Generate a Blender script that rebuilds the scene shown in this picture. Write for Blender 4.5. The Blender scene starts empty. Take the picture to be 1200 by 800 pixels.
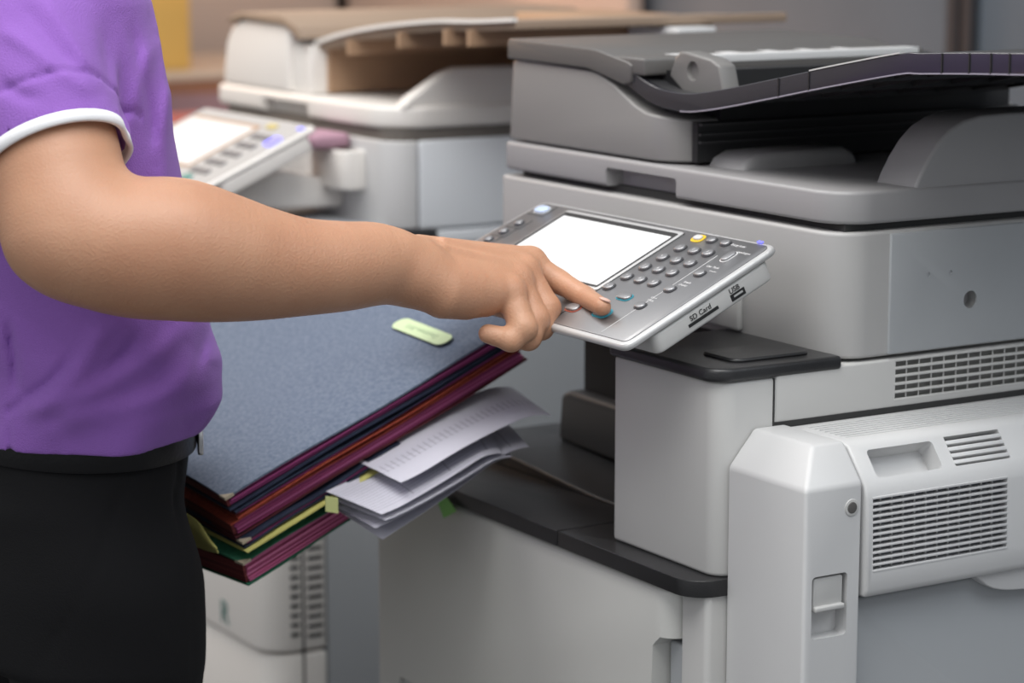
import bpy, bmesh, math, random
import numpy as np
from mathutils import Vector, Matrix, noise
random.seed(4)
SC = bpy.context.scene
COL = SC.collection
PI = math.pi

# ------------------------------------------------------------------ camera geometry (1200x800 photograph)
FPX = 2945.0
pit = math.atan(520/FPX); cp, sp = math.cos(pit), math.sin(pit)
RT = Vector((.521, .8535, 0)).normalized()
FH = Vector((-RT.y, RT.x, 0)); ZZ = Vector((0, 0, 1))
FW = FH*cp - ZZ*sp; UP = FH*sp + ZZ*cp
CAM = Vector((1.80034, -1.45296, 1.3514))
def ray(u, v): return FW + RT*((u-600)/FPX) + UP*((400-v)/FPX)
def at(u, v, dep): return CAM + ray(u, v)*dep
def on(u, v, ax, val):
    D = ray(u, v); i = 'xyz'.index(ax)
    return CAM + D*((val-CAM[i])/D[i])

# ------------------------------------------------------------------ materials
MATS = {}
def mat(name, col, rough=.5, metal=0, bump=0, bscale=300, var=0, vscale=6, spec=.5, sss=0, sssr=(1,.3,.15), emit=None, estr=1,
        trans=0, alpha=1, sheen=0, col2=None, coat=0):
    if name in MATS: return MATS[name]
    m = bpy.data.materials.new(name); m.use_nodes = True
    nt = m.node_tree; b = nt.nodes['Principled BSDF']
    b.inputs['Base Color'].default_value = (*col, 1)
    b.inputs['Roughness'].default_value = rough
    b.inputs['Metallic'].default_value = metal
    b.inputs['Specular IOR Level'].default_value = spec
    if coat: b.inputs['Coat Weight'].default_value = coat; b.inputs['Coat Roughness'].default_value = .15
    if sss:
        b.inputs['Subsurface Weight'].default_value = sss
        b.inputs['Subsurface Radius'].default_value = sssr
        b.inputs['Subsurface Scale'].default_value = .006
    if sheen: b.inputs['Sheen Weight'].default_value = sheen; b.inputs['Sheen Roughness'].default_value = .5
    if emit: b.inputs['Emission Color'].default_value = (*emit, 1); b.inputs['Emission Strength'].default_value = estr
    if trans: b.inputs['Transmission Weight'].default_value = trans
    if alpha < 1: b.inputs['Alpha'].default_value = alpha
    tc = nt.nodes.new('ShaderNodeTexCoord')
    if var or col2:
        n = nt.nodes.new('ShaderNodeTexNoise'); n.inputs['Scale'].default_value = vscale; n.inputs['Detail'].default_value = 5
        r = nt.nodes.new('ShaderNodeMix'); r.data_type = 'RGBA'
        nt.links.new(tc.outputs['Object'], n.inputs['Vector'])
        cr = nt.nodes.new('ShaderNodeMapRange'); cr.inputs[1].default_value = .3; cr.inputs[2].default_value = .7
        nt.links.new(n.outputs['Fac'], cr.inputs[0]); nt.links.new(cr.outputs[0], r.inputs['Factor'])
        c2 = col2 if col2 else tuple(c*(1-var) for c in col)
        r.inputs['A'].default_value = (*col, 1); r.inputs['B'].default_value = (*c2, 1)
        nt.links.new(r.outputs['Result'], b.inputs['Base Color'])
    if bump:
        n = nt.nodes.new('ShaderNodeTexNoise'); n.inputs['Scale'].default_value = bscale; n.inputs['Detail'].default_value = 3
        nt.links.new(tc.outputs['Object'], n.inputs['Vector'])
        bp = nt.nodes.new('ShaderNodeBump'); bp.inputs['Strength'].default_value = bump; bp.inputs['Distance'].default_value = .001
        nt.links.new(n.outputs['Fac'], bp.inputs['Height']); nt.links.new(bp.outputs['Normal'], b.inputs['Normal'])
    MATS[name] = m
    return m
SCANW = mat('scanner body plastic', (.42,.415,.41), .42, bump=.12, bscale=1400, var=.03)
WHITE = mat('warm white moulded plastic', (.53,.527,.515), .42, bump=.12, bscale=1400, var=.03, vscale=5)
WHITE2 = mat('bright white plastic', (.58,.58,.58), .4, bump=.1, bscale=1400, var=.03)
COOL = mat('cool grey white plastic', (.37,.385,.40), .45, bump=.1, bscale=1400, var=.03)
DOORM = mat('off white door plastic', (.60,.60,.575), .42, bump=.12, bscale=1400, var=.05, vscale=4)
GREY = mat('mid grey plastic', (.32,.315,.32), .42, bump=.12, bscale=1400, var=.04)
TAUPE = mat('taupe grey plastic', (.105,.10,.096), .38, bump=.12, bscale=1400)
TAUPEL = mat('pale taupe plastic', (.225,.22,.215), .4, bump=.12, bscale=1400)
BLACKP = mat('black textured plastic', (.016,.016,.017), .3, bump=.3, bscale=900, var=.3, vscale=14, col2=(.026,.026,.028))
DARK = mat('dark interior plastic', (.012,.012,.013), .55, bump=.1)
DARK2 = mat('charcoal plastic', (.03,.03,.032), .5)
SMOKE = mat('smoked clear plastic', (.032,.031,.038), .16, spec=.6, coat=.3)
VENTB = mat('grille backing', (.20,.20,.19), .6)
VENTD = mat('dark grille backing', (.035,.038,.05), .6)
SEAM = mat('seam shadow gap plastic', (.03,.03,.03), .7)
SILVER = mat('silver panel rim plastic', (.52,.52,.52), .3, metal=.25)
FACEM = mat('brushed pewter panel face', (.31,.31,.32), .30, metal=.75, bump=.05, bscale=500)
KEYM = mat('gunmetal key', (.33,.33,.34), .28, metal=.65)
KEYB = mat('dark key well', (.04,.04,.045), .4)
KEYT = mat('teal lit key rim', (.02,.22,.28), .3, emit=(.02,.25,.35), estr=.25)
KEYR = mat('red key rim', (.35,.08,.05), .35)
KEYY = mat('yellow key rim', (.75,.5,.02), .35)
BLUEK = mat('blue white glossy key', (.50,.60,.78), .2)
WHTXT = mat('pale print', (.6,.6,.6), .5)
BKTXT = mat('black print', (.03,.03,.03), .5)
SCR = mat('lit display', (.6,.6,.6), .15, emit=(.93,.95,.97), estr=.42)
LEDB = mat('blue indicator light', (.1,.1,.8), .3, emit=(.2,.2,1), estr=1.2)

# ------------------------------------------------------------------ object helpers
def finish(o, smooth=True, ang=35):
    me = o.data
    if smooth:
        for p in me.polygons: p.use_smooth = True
        try: me.set_sharp_from_angle(angle=math.radians(ang))
        except Exception: pass
def obj(name, bm, m, parent=None, bev=0, seg=3, smooth=True, ang=35, label=None):
    me = bpy.data.meshes.new(name)
    bmesh.ops.recalc_face_normals(bm, faces=bm.faces)
    bm.to_mesh(me); bm.free()
    o = bpy.data.objects.new(name, me); COL.objects.link(o)
    if m: me.materials.append(m)
    if parent: attach(o, parent)
    if bev:
        md = o.modifiers.new('bevel', 'BEVEL'); md.width = bev; md.segments = seg; md.limit_method = 'ANGLE'
        md.angle_limit = math.radians(40); md.harden_normals = False
        apply_mods(o)
    finish(o, smooth, ang)
    if label: o['label'] = label
    return o
def attach(o, parent):
    o.parent = parent
    M = Matrix.Identity(4); p = parent
    M = world_of(parent)
    o.matrix_parent_inverse = M.inverted()
def world_of(o):
    M = Matrix.LocRotScale(o.location, o.rotation_euler, o.scale)
    if o.parent: M = world_of(o.parent) @ o.matrix_parent_inverse @ M
    return M
def apply_mods(o):
    dg = bpy.context.evaluated_depsgraph_get(); dg.update()
    me = bpy.data.meshes.new_from_object(o.evaluated_get(dg))
    old = o.data; nm = old.name; o.modifiers.clear(); o.data = me; bpy.data.meshes.remove(old); me.name = nm
def cut(o, bm):
    bmesh.ops.recalc_face_normals(bm, faces=bm.faces)
    me = bpy.data.meshes.new('cutter'); bm.to_mesh(me); bm.free()
    c = bpy.data.objects.new('cutter', me); COL.objects.link(c)
    md = o.modifiers.new('b', 'BOOLEAN'); md.operation = 'DIFFERENCE'; md.object = c; md.solver = 'EXACT'
    apply_mods(o); finish(o)
    bpy.data.objects.remove(c); bpy.data.meshes.remove(me)
def thing(name, loc, label, cat, group=None):
    o = bpy.data.objects.new(name, None); COL.objects.link(o); o.location = loc; o.empty_display_size = .05
    o['label'] = label; o['category'] = cat
    if group: o['group'] = group
    return o
def tag(o, label, cat, group=None):
    o['label'] = label; o['category'] = cat
    if group: o['group'] = group
    return o
def struct(o): o['kind'] = 'structure'; return o
def bx(bm, x0, x1, y0, y1, z0, z1, M=None):
    vs = [Vector((x, y, z)) for x in (x0, x1) for y in (y0, y1) for z in (z0, z1)]
    if M: vs = [M @ v for v in vs]
    v = [bm.verts.new(p) for p in vs]
    for f in ((0,1,3,2),(4,6,7,5),(0,4,5,1),(2,3,7,6),(0,2,6,4),(1,5,7,3)): bm.faces.new([v[i] for i in f])
    return bm
def box(*a, M=None): return bx(bmesh.new(), *a, M=M)
def prism(bm, pts, ax, a, b, M=None):
    """pts: 2D polygon in the two other axes (in xyz order), extruded along ax from a to b"""
    def mk(p, t):
        if ax == 'x': q = Vector((t, p[0], p[1]))
        elif ax == 'y': q = Vector((p[0], t, p[1]))
        else: q = Vector((p[0], p[1], t))
        return M @ q if M else q
    A = [bm.verts.new(mk(p, a)) for p in pts]; B = [bm.verts.new(mk(p, b)) for p in pts]
    n = len(pts)
    bm.faces.new(A); bm.faces.new(B[::-1])
    for i in range(n): bm.faces.new((A[i], B[i], B[(i+1) % n], A[(i+1) % n]))
    return bm
def rrect(x0, x1, y0, y1, r, seg=6):
    """rounded rectangle; r = one radius or (r at x0y0, x1y0, x1y1, x0y1)"""
    if not isinstance(r, (tuple, list)): r = (r,)*4
    pts = []
    for (cx, cy, a0, rr, sx, sy) in ((x0,y0,PI,r[0],1,1),(x1,y0,1.5*PI,r[1],-1,1),(x1,y1,0,r[2],-1,-1),(x0,y1,.5*PI,r[3],1,-1)):
        if rr <= 0: pts.append((cx, cy)); continue
        for k in range(seg+1):
            a = a0 + k/seg*PI/2
            pts.append((cx+sx*rr+rr*math.cos(a), cy+sy*rr+rr*math.sin(a)))
    return pts
def cyl(bm, c, axis, r, h, n=24, r2=None, M=None):
    a = Vector(axis).normalized(); t = a.orthogonal().normalized(); s = a.cross(t); c = Vector(c)
    r2 = r if r2 is None else r2
    A, B = [], []
    for i in range(n):
        th = 2*PI*i/n; dd = t*math.cos(th)+s*math.sin(th)
        p, q = c+dd*r, c+a*h+dd*r2
        if M: p, q = M@p, M@q
        A.append(bm.verts.new(p)); B.append(bm.verts.new(q))
    bm.faces.new(A[::-1]); bm.faces.new(B)
    for i in range(n): bm.faces.new((A[i], A[(i+1)%n], B[(i+1)%n], B[i]))
    return bm
def text(name, s, size, M, m, parent, depth=.0002, align='CENTER'):
    cu = bpy.data.curves.new(name, 'FONT'); cu.body = s; cu.size = size; cu.extrude = depth
    cu.align_x = align; cu.align_y = 'CENTER'
    t = bpy.data.objects.new(name+'_src', cu); COL.objects.link(t)
    dg = bpy.context.evaluated_depsgraph_get(); dg.update()
    me = bpy.data.meshes.new_from_object(t.evaluated_get(dg))
    bpy.data.objects.remove(t); bpy.data.curves.remove(cu)
    me.transform(M); me.materials.clear(); me.materials.append(m); me.name = name
    o = bpy.data.objects.new(name, me); COL.objects.link(o)
    if parent: attach(o, parent)
    return o
def cr(pts, n=8):
    """Catmull-Rom through points (tuples)"""
    P = [Vector(p) for p in pts]; P = [P[0]*2-P[1]] + P + [P[-1]*2-P[-2]]
    out = []
    for i in range(1, len(P)-2):
        for k in range(n):
            t = k/n
            out.append(.5*((2*P[i])+(P[i+1]-P[i-1])*t+(2*P[i-1]-5*P[i]+4*P[i+1]-P[i+2])*t*t+(3*P[i]-P[i-1]-3*P[i+1]+P[i+2])*t**3))
    out.append(P[-2]); return out
def sheet_grid(bm, fn, nu, nv, th):
    """surface fn(u,v)->Vector thickened by th along its normal"""
    G = [[fn(i/nu, j/nv) for j in range(nv+1)] for i in range(nu+1)]
    def nrm(i, j):
        a = G[min(i+1,nu)][j]-G[max(i-1,0)][j]; b = G[i][min(j+1,nv)]-G[i][max(j-1,0)]
        return a.cross(b).normalized()
    T = [[bm.verts.new(G[i][j]+nrm(i,j)*th/2) for j in range(nv+1)] for i in range(nu+1)]
    B = [[bm.verts.new(G[i][j]-nrm(i,j)*th/2) for j in range(nv+1)] for i in range(nu+1)]
    for i in range(nu):
        for j in range(nv):
            bm.faces.new((T[i][j],T[i+1][j],T[i+1][j+1],T[i][j+1])); bm.faces.new((B[i][j],B[i][j+1],B[i+1][j+1],B[i+1][j]))
    for i in range(nu):
        bm.faces.new((T[i][0],B[i][0],B[i+1][0],T[i+1][0])); bm.faces.new((T[i][nv],T[i+1][nv],B[i+1][nv],B[i][nv]))
    for j in range(nv):
        bm.faces.new((T[0][j],T[0][j+1],B[0][j+1],B[0][j])); bm.faces.new((T[nu][j],B[nu][j],B[nu][j+1],T[nu][j+1]))
    return bm

# ------------------------------------------------------------------ the room
WALLM = mat('blue grey partition fabric', (.12,.145,.175), .85, bump=.3, bscale=800, var=.08)
FLOORM = mat('grey carpet tile', (.16,.16,.165), .95, bump=.6, bscale=500, var=.25, vscale=30)
CEILM = mat('white ceiling tile', (.8,.8,.78), .9)
struct(obj('floor', box(-4.2, 3.2, -3.6, 1.75, -.05, 0), FLOORM))
wb = struct(obj('wall_back', box(-4.2, 3.2, 1.7, 1.78, 0, 2.75), WALLM))
wl = struct(obj('wall_left', box(-4.2, -4.12, -3.6, 1.7, 0, 2.75), mat('flare tinted wall paint', (.50,.42,.37), .9, bump=.2)))  # warm flare glow is put into the wall colour
POSTM = mat('dark metal post', (.03,.03,.035), .5)
px0 = on(1128, 20, 'y', 1.69)
bm = bmesh.new(); bx(bm, px0.x-.035, px0.x-.006, 1.68, 1.7, 0, 2.7); bx(bm, px0.x+.006, px0.x+.035, 1.68, 1.7, 0, 2.7)
struct(obj('trim_1', bm, POSTM, bev=.002))
struct(obj('trim_2', box(-3.2, -3.16, 1.68, 1.7, 0, 2.7), POSTM, bev=.002))

# ================================================================== COPIER 1
C1 = thing('photocopier', (-.3, .2, 0), 'grey and white office photocopier whose control panel the finger is pressing', 'photocopier')
# --- lower cabinet
cab = obj('lower_cabinet', prism(bmesh.new(), rrect(-.61, -.005, -.125, .56, .012), 'z', .03, .722), COOL, C1, bev=.004)
cut(cab, box(.0-.018, .02, -.2, -.09, .60, .689))
for x in (-.56, -.05):
    for y in (-.07, .5):
        obj('caster', cyl(bmesh.new(), (x, y, 0), (0,0,1), .022, .035), BLACKP, cab, bev=.004)
# front door
door = obj('front_door', prism(bmesh.new(), rrect(-.612, -.043, -.158, -.126, (.006,.022,0,0)), 'z', .30, .719), DOORM, C1, bev=.006, seg=4)
p = on(478, 785, 'y', -.158)
cut(door, prism(bmesh.new(), rrect(p.x-.022, p.x+.022, .40, .498, .008), 'y', -.17, -.150))
obj('grip', prism(bmesh.new(), rrect(p.x-.020, p.x+.020, .42, .495, .007), 'y', -.1535, -.1495), WHITE, door, bev=.001)
cut(door, prism(bmesh.new(), [(-.075,.50),(-.02,.50),(-.02,.672),(-.058,.672),(-.068,.662)], 'y', -.2, -.1))
obj('lower_door', prism(bmesh.new(), rrect(-.612, -.043, -.156, -.126, (.006,.022,0,0)), 'z', .06, .295), DOORM, C1, bev=.006)
obj('door_post', prism(bmesh.new(), rrect(-.040, .0, -.145, -.10, (.002,.006,0,0)), 'z', .05, .728), WHITE, C1, bev=.003)
obj('door_latch_slot', box(-.066, -.042, -.140, -.1255, .5, .665), COOL, C1, bev=.003)
# black ledge around the tray
def ledge(x0, x1, rr, name='ledge', z=.735):
    return obj(name, prism(bmesh.new(), rrect(x0, x1, -.163, -.06, rr), 'z', z-.013, z+.003), BLACKP, C1, bev=.005, seg=4)
ledge(-.612, -.2285, (.02,.001,0,0))
ledge(-.2265, .003, (.001,.03,0,0))
# --- right column under the panel
col = obj('front_column', prism(bmesh.new(), rrect(-.171, .0, -.135, .05, (.004,.020,0,0), 8), 'z', .738, .920), WHITE, C1, bev=.004, seg=4)
bm = prism(bmesh.new(), rrect(-.176, .003, -.142, .004, (.012,.022,.004,0), 8), 'z', .920, .933)
shelf = obj('black_shelf', bm, BLACKP, C1, bev=.004, seg=4)
obj('shelf_pad', prism(bmesh.new(), rrect(-.075, -.018, -.105, -.015, .012), 'z', .932, .9365), BLACKP, shelf, bev=.003)
# seam beside column
obj('column_seam', box(-.001, .0012, -.0745, -.0730, .745, .919), SEAM, C1)
# --- body right-hand side
obj('strip_seam', box(-.05, .0005, -.073, .56, .868, .878), SEAM, C1)
strip = obj('side_strip', box(-.06, 0.001, -.072, .56, .8765, .924), WHITE, C1, bev=.003)
g0, g1, gz0, gz1 = .069, .50, .884, .922
cut(strip, box(-.008, .01, g0, g1, gz0, gz1))
obj('grille_backing', box(-.008, -.0065, g0-.001, g1+.001, gz0-.001, gz1+.001), VENTB, strip)
bm = bmesh.new()
nrow = 5; rh = (gz1-gz0)/nrow
for k in range(nrow+1): bx(bm, -.0015, .0012, g0-.001, g1+.001, gz0+rh*k-.0013, gz0+rh*k+.0013)
for k in range(28): y = g0+(k+1)*(g1-g0)/28; bx(bm, -.0022, -.0008, y-.0007, y+.0007, gz0, gz1)
obj('grille', bm, WHITE, strip, bev=.0005, seg=2)
obj('rear_body', box(-.58, -.014, .10, .555, .722, .924), COOL, C1, bev=.004)
obj('side_body', box(-.165, -.014, -.05, .2, .722, .922), WHITE, C1, bev=.003)
# cavity inner parts
obj('exit_wall', box(-.19, -.168, -.10, .10, .742, .924), DARK, C1, bev=.002)
obj('cavity_back_wall', box(-.507, -.17, .050, .10, .74, .924), DARK, C1)
# --- inner paper tray
bm = prism(bmesh.new(), [(-.175,.70),(-.175,.738),(-.33,.741),(-.50,.752),(-.612,.752),(-.612,.70)], 'y', -.0585, .095)
obj('paper_tray', bm, BLACKP, C1, bev=.004)
bm = prism(bmesh.new(), [(-.17,.742),(-.17,.808),(-.505,.812),(-.522,.806),(-.528,.752)], 'y', .028, .052)
obj('tray_step', bm, DARK2, C1, bev=.006)
# --- scanner body
scn = obj('scanner_body', prism(bmesh.new(), rrect(-.606, 0, .0, .58, (.01,.034,.004,.004), 10), 'z', .927, 1.046), SCANW, C1, bev=.009, seg=5)
sp_ = obj('side_cover', box(-.002, .0022, .0588, .57, .9285, 1.043), COOL, C1, bev=.0018, seg=3)
cut(sp_, cyl(bmesh.new(), (-.02, .1585, .973), (1,0,0), .0085, .05, 32))
cut(scn, cyl(bmesh.new(), (-.012, .1585, .973), (1,0,0), .0085, .05, 32))
for (y, z) in ((.1055, 1.001), (.1325, 1.001)):
    cut(sp_, cyl(bmesh.new(), (.001, y, z), (1,0,0), .0022, .01, 16))
bm = cyl(bmesh.new(), (-.012,.1585,.973), (1,0,0), .008, .0012, 24); obj('port_floor', bm, GREY, scn)
# dark filler in the gap below the lid
obj('body_gap', box(-.58, -.012, .015, .56, 1.044, 1.054), SEAM, C1)
obj('rubber_foot', cyl(bmesh.new(), (-.03, .03, 1.045), (0,0,1), .008, .008), GREY, C1)
# --- lid
lid = obj('scanner_lid', prism(bmesh.new(), rrect(-.597, 0, .0, .58, (.008,.040,.004,.004), 10), 'z', 1.053, 1.084), GREY, C1, bev=.005, seg=4)
cut(lid, prism(bmesh.new(), rrect(-.391, -.263, 1.03, 1.073, .004), 'y', -.02, .022))
cut(lid, prism(bmesh.new(), rrect(-.27, -.062, .05, .60, .02), 'z', 1.078, 1.1))
# arch guard
arc = [(.088,1.080),(.094,1.093),(.104,1.109),(.116,1.124),(.130,1.136),(.147,1.144),(.168,1.148),(.20,1.149),(.56,1.149),(.56,1.080)]
obj('paper_stop', prism(bmesh.new(), arc, 'x', -.060, -.002), GREY, lid, bev=.0035, seg=4)
bmp = [(.035,1.076),(.045,1.092),(.06,1.099),(.17,1.101),(.185,1.095),(.19,1.076)]
obj('tray_ramp', prism(bmesh.new(), bmp, 'x', -.268, -.205), GREY, lid, bev=.008, seg=4)
# --- document feeder
fr = [(-.592,1.0865),(-.585,1.1735),(-.575,1.176),(-.44,1.172),(-.415,1.170),(-.385,1.160),(-.345,1.141),(-.325,1.135),(-.275,1.13),(-.268,1.0865)]
adf = obj('document_feeder', prism(bmesh.new(), fr, 'y', .004, .46), TAUPEL, C1)
vc = [e for e in adf.data.edges]
# round the front-right vertical corner with a cutter
rr = .05; pts = [(-.262-rr, .0)] + [(-.268-rr+rr*math.sin(a*PI/20), .004+rr-rr*math.cos(a*PI/20)) for a in range(0, 11)] + [(-.25, .004+rr), (-.25, -.02), (-.262-rr, -.02)]
cut(adf, prism(bmesh.new(), pts, 'z', 1.0, 1.3))
md = adf.modifiers.new('b','BEVEL'); md.width = .003; md.segments = 3; md.limit_method='ANGLE'; md.angle_limit = math.radians(38); apply_mods(adf); finish(adf)
cut(adf, box(-.272, -.2, .058, .45, 1.10, 1.2))
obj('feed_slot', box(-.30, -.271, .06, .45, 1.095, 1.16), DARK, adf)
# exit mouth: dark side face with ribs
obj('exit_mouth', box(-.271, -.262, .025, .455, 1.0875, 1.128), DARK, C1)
bm = bmesh.new()
for z, dx in ((1.108,0),(1.116,0),(1.126,.002)): bx(bm, -.262, -.2575+dx, .026, .45, z-.0012, z+.0012)
obj('guide_rib', bm, DARK2, C1)
# feeder top cover
tp = [(-.590,1.178),(-.590,1.1975),(-.585,1.2),(-.425,1.1975),(-.41,1.1965),(-.352,1.187),(-.345,1.184),(-.348,1.166),(-.36,1.163),(-.405,1.172),(-.43,1.176)]
cov = obj('feeder_cover', prism(bmesh.new(), [(a_, b_-.002) for a_, b_ in tp], 'y', .0, .375), TAUPE, C1, bev=.002)
obj('cover_plate', box(-.43, -.325, .002, .374, 1.172, 1.190), TAUPE, cov, bev=.003)
obj('instruction_strip', box(-.345, -.3245, .065, .365, 1.1830, 1.1908), WHITE2, cov, bev=.0004, label='white instruction strip')
for k, (y, w) in enumerate(((.06,.03),(.125,.02),(.18,.015),(.23,.012),(.28,.01))):
    obj('instruction_mark', box(-.372, -.352, y, y+w, 1.1890, 1.1904), WHTXT, cov)
# inner darkness of the feeder mouth
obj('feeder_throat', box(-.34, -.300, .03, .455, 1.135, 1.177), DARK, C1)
# --- document tray
top = [(-.372,1.182),(-.35,1.1745),(-.325,1.1655),(-.30,1.1600),(-.27,1.1580),(-.24,1.1590),(-.19,1.1665),(-.13,1.1775),(-.03,1.1965),(.072,1.2145),(.10,1.2165),(.17,1.2205),(.27,1.2250)]
TP = [(p.x, p.y) for p in cr([(a, b, 0) for a, b in top], 4)]
def trayslab(t0, t1): return [(x, z-t0) for x, z in TP] + [(x, z-t1) for x, z in TP[::-1]]
trayo = obj('document_tray', prism(bmesh.new(), trayslab(0, .004), 'y', .012, .42), DARK2, C1)
bm = prism(bmesh.new(), trayslab(-.001, .0175), 'y', .004, .010)
band = obj('tray_edge', bm, SMOKE, trayo, bev=.0012, label='glossy smoked edge')
for x in (-.102, -.056, .129, .164, .191, .214):
    # narrow seams across the edge
    i = min(range(len(TP)), key=lambda k: abs(TP[k][0]-x)); z = TP[i][1]
    j = i+1 if TP[i][0] < x else i-1
    z = np.interp(x, [q[0] for q in TP], [q[1] for q in TP])
    obj('edge_seam', box(x-.0008, x+.0008, .0030, .0045, z-.017, z+.0005), DARK, band)
obj('tray_lower_edge', prism(bmesh.new(), [(x, z-.0165) for x, z in TP if x > -.27]+[(x, z-.0178) for x, z in TP[::-1] if x > -.27], 'y', .0032, .0105), mat('pale clear edge', (.30,.28,.33), .2), trayo, label='thin pale lower edge')
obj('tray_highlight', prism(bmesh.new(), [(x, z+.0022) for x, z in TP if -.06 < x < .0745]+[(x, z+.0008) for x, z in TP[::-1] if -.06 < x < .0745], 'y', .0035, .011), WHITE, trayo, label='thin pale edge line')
bm = bmesh.new()
for y in (.05,.09,.13,.18,.23,.28,.33,.38): prism(bm, [(x, z-.004) for x, z in TP if x > -.28]+[(x, z-.012) for x, z in TP[::-1] if x > -.28], 'y', y, y+.004)
for x in (-.2,-.12,-.04,.04,.12,.2):
    z = np.interp(x, [q[0] for q in TP], [q[1] for q in TP]); bx(bm, x, x+.004, .05, .38, z-.013, z-.004)
obj('tray_rib', bm, DARK2, trayo)
# side guide with thumb dimple
gp = [(-.318,1.172),(-.307,1.192),(-.299,1.1975),(-.290,1.198),(-.246,1.1925),(-.232,1.187),(-.221,1.155),(-.29,1.155)]
gd = obj('document_guide', prism(bmesh.new(), gp, 'y', .028, .050), mat('guide grey plastic', (.16,.155,.15), .4), C1, bev=.003, seg=4)
cut(gd, cyl(bmesh.new(), (-.276,.0265,1.179), (0,1,0), .0105, .006, 32, r2=.0085))
# --- side unit: pillar
pil_z0 = .10
bm = bmesh.new()
X1, Y0, Y1 = .1155, -.125, -.0615
lo = [(.001,Y0),(X1,Y0),(X1,Y1),(.001,Y1)]
hi = [(.001,-.097),(.088,-.097),(.088,Y1),(.001,Y1)]
vb = [bm.verts.new((x,y,pil_z0)) for x,y in lo]; vm = [bm.verts.new((x,y,.843)) for x,y in lo]; vt = [bm.verts.new((x,y,.8755)) for x,y in hi]
bm.faces.new(vb); bm.faces.new(vt[::-1])
for A, B in ((vb,vm),(vm,vt)):
    for i in range(4): bm.faces.new((A[i],A[(i+1)%4],B[(i+1)%4],B[i]))
pil = obj('side_unit_pillar', bm, WHITE2, C1, bev=.0035, seg=4, ang=50)
cut(pil, prism(bmesh.new(), rrect(-.116, -.0765, .707, .764, .004), 'x', .100, .13))
bm = prism(bmesh.new(), rrect(-.113, -.080, .735, .762, .003), 'x', .100, .1135); bx(bm, .1, .1175, -.113, -.080, .7315, .7365)
obj('latch', bm, WHITE, pil, bev=.0015)
obj('lock_bezel', cyl(bmesh.new(), (.1145,-.0735,.822), (1,0,0), .0078, .0018, 32), WHITE, pil, bev=.0006)
obj('lock', cyl(bmesh.new(), (.1155,-.0735,.822), (1,0,0), .0052, .0014, 24), TAUPE, pil, bev=.0006)
# --- side unit cover with vents (profile swept along y)
cprof = [(.001,.8725),(.080,.8735),(.089,.8715),(.1145,.842),(.1205,.828),(.1235,.745),(.120,.735),(.095,.733),(.001,.733)]
cprof = [(.001,.8725),(.080,.8735),(.090,.8705),(.1155,.8385),(.1185,.826),(.1215,.745),(.118,.738),(.095,.736),(.001,.736)]
cover = obj('side_unit_cover', prism(bmesh.new(), cprof, 'y', -.059, .50), WHITE2, C1, bev=.003, seg=4)
# top slots
cut(cover, box(.012, .070, -.045, .48, .870, .88))
bm = bmesh.new()
for k in range(8): bx(bm, .0125+k*.0073, .0125+k*.0073+.0044, -.0455, .4805, .8705, .8735)
for k in range(44): y = -.045+(k+.5)*.525/44; bx(bm, .012, .070, y-.0008, y+.0008, .8705, .8725)
obj('top_grille', bm, WHITE2, cover, bev=.0004, seg=1)
obj('top_grille_backing', box(.0115, .0705, -.0455, .4805, .8695, .8703), VENTD, cover)
# sloping face frame: origin at (.090,.8705) going down to (.1155,.8385)
a = Vector((.090, 0, .8705)); b_ = Vector((.1155, 0, .8385)); dn = (b_-a).normalized(); nr = Vector((-dn.z, 0, dn.x)); nr = nr if nr.x > 0 else -nr
Ms = Matrix(((0, dn.x, nr.x, a.x),(1, 0, 0, 0),(0, dn.z, nr.z, a.z),(0,0,0,1)))   # local (along y, down slope, outward)
def slope_of(u, v):
    D = ray(u, v); t = (a-CAM).dot(nr)/D.dot(nr); P = CAM+D*t; return P.y, (P-a).dot(dn)
hs = [slope_of(*q) for q in ((1014,523),(1092,513),(1104,550),(1028,562))]
hy0, hy1 = (hs[0][0]+hs[3][0])/2, (hs[1][0]+hs[2][0])/2
cut(cover, prism(bmesh.new(), rrect(hy0, hy1, .006, .034, .004), 'z', -.020, .01, M=Ms))
vs_ = [slope_of(*q) for q in ((1106,507),(1170,498),(1181,536),(1116,543))]
vy0, vy1 = (vs_[0][0]+vs_[3][0])/2, (vs_[1][0]+vs_[2][0])/2
cut(cover, prism(bmesh.new(), rrect(vy0, vy1, .004, .034, .001), 'z', -.012, .01, M=Ms))
obj('upper_vent_backing', box(vy0-.0005, vy1+.0005, .0035, .0345, -.012, -.011, M=Ms), VENTD, cover)
bm = bmesh.new()
for k in range(4): bx(bm, vy0-.0005, vy1+.0005, .004+.0028+k*.0066+.0013, .004+.0028+k*.0066+.0053, -.009, .0004, M=Ms)
obj('upper_vent', bm, WHITE2, cover, bev=.0005, seg=2)
# lower large vent on the near vertical face
a2 = Vector((.1185, 0, .826)); b2 = Vector((.1215, 0, .745)); dn2 = (b2-a2).normalized(); nr2 = Vector((-dn2.z, 0, dn2.x)); nr2 = nr2 if nr2.x > 0 else -nr2
Mv = Matrix(((0, dn2.x, nr2.x, a2.x),(1, 0, 0, 0),(0, dn2.z, nr2.z, a2.z),(0,0,0,1)))
lv0, lv1, lt0, lt1 = -.052, .106, -.002, .064
cut(cover, box(lv0, lv1, lt0, lt1, -.010, .02, M=Mv))
obj('lower_vent_backing', box(lv0-.0005, lv1+.0005, lt0-.0005, lt1+.0005, -.010, -.009, M=Mv), mat('blue grey grille backing', (.22,.23,.27), .6), cover)
bm = bmesh.new(); n = 12
for k in range(n+1):
    t = lt0+(lt1-lt0)*k/n; bx(bm, lv0-.0005, lv1+.0005, t-.0011, t+.0011, -.0085, .0004, M=Mv)
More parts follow.
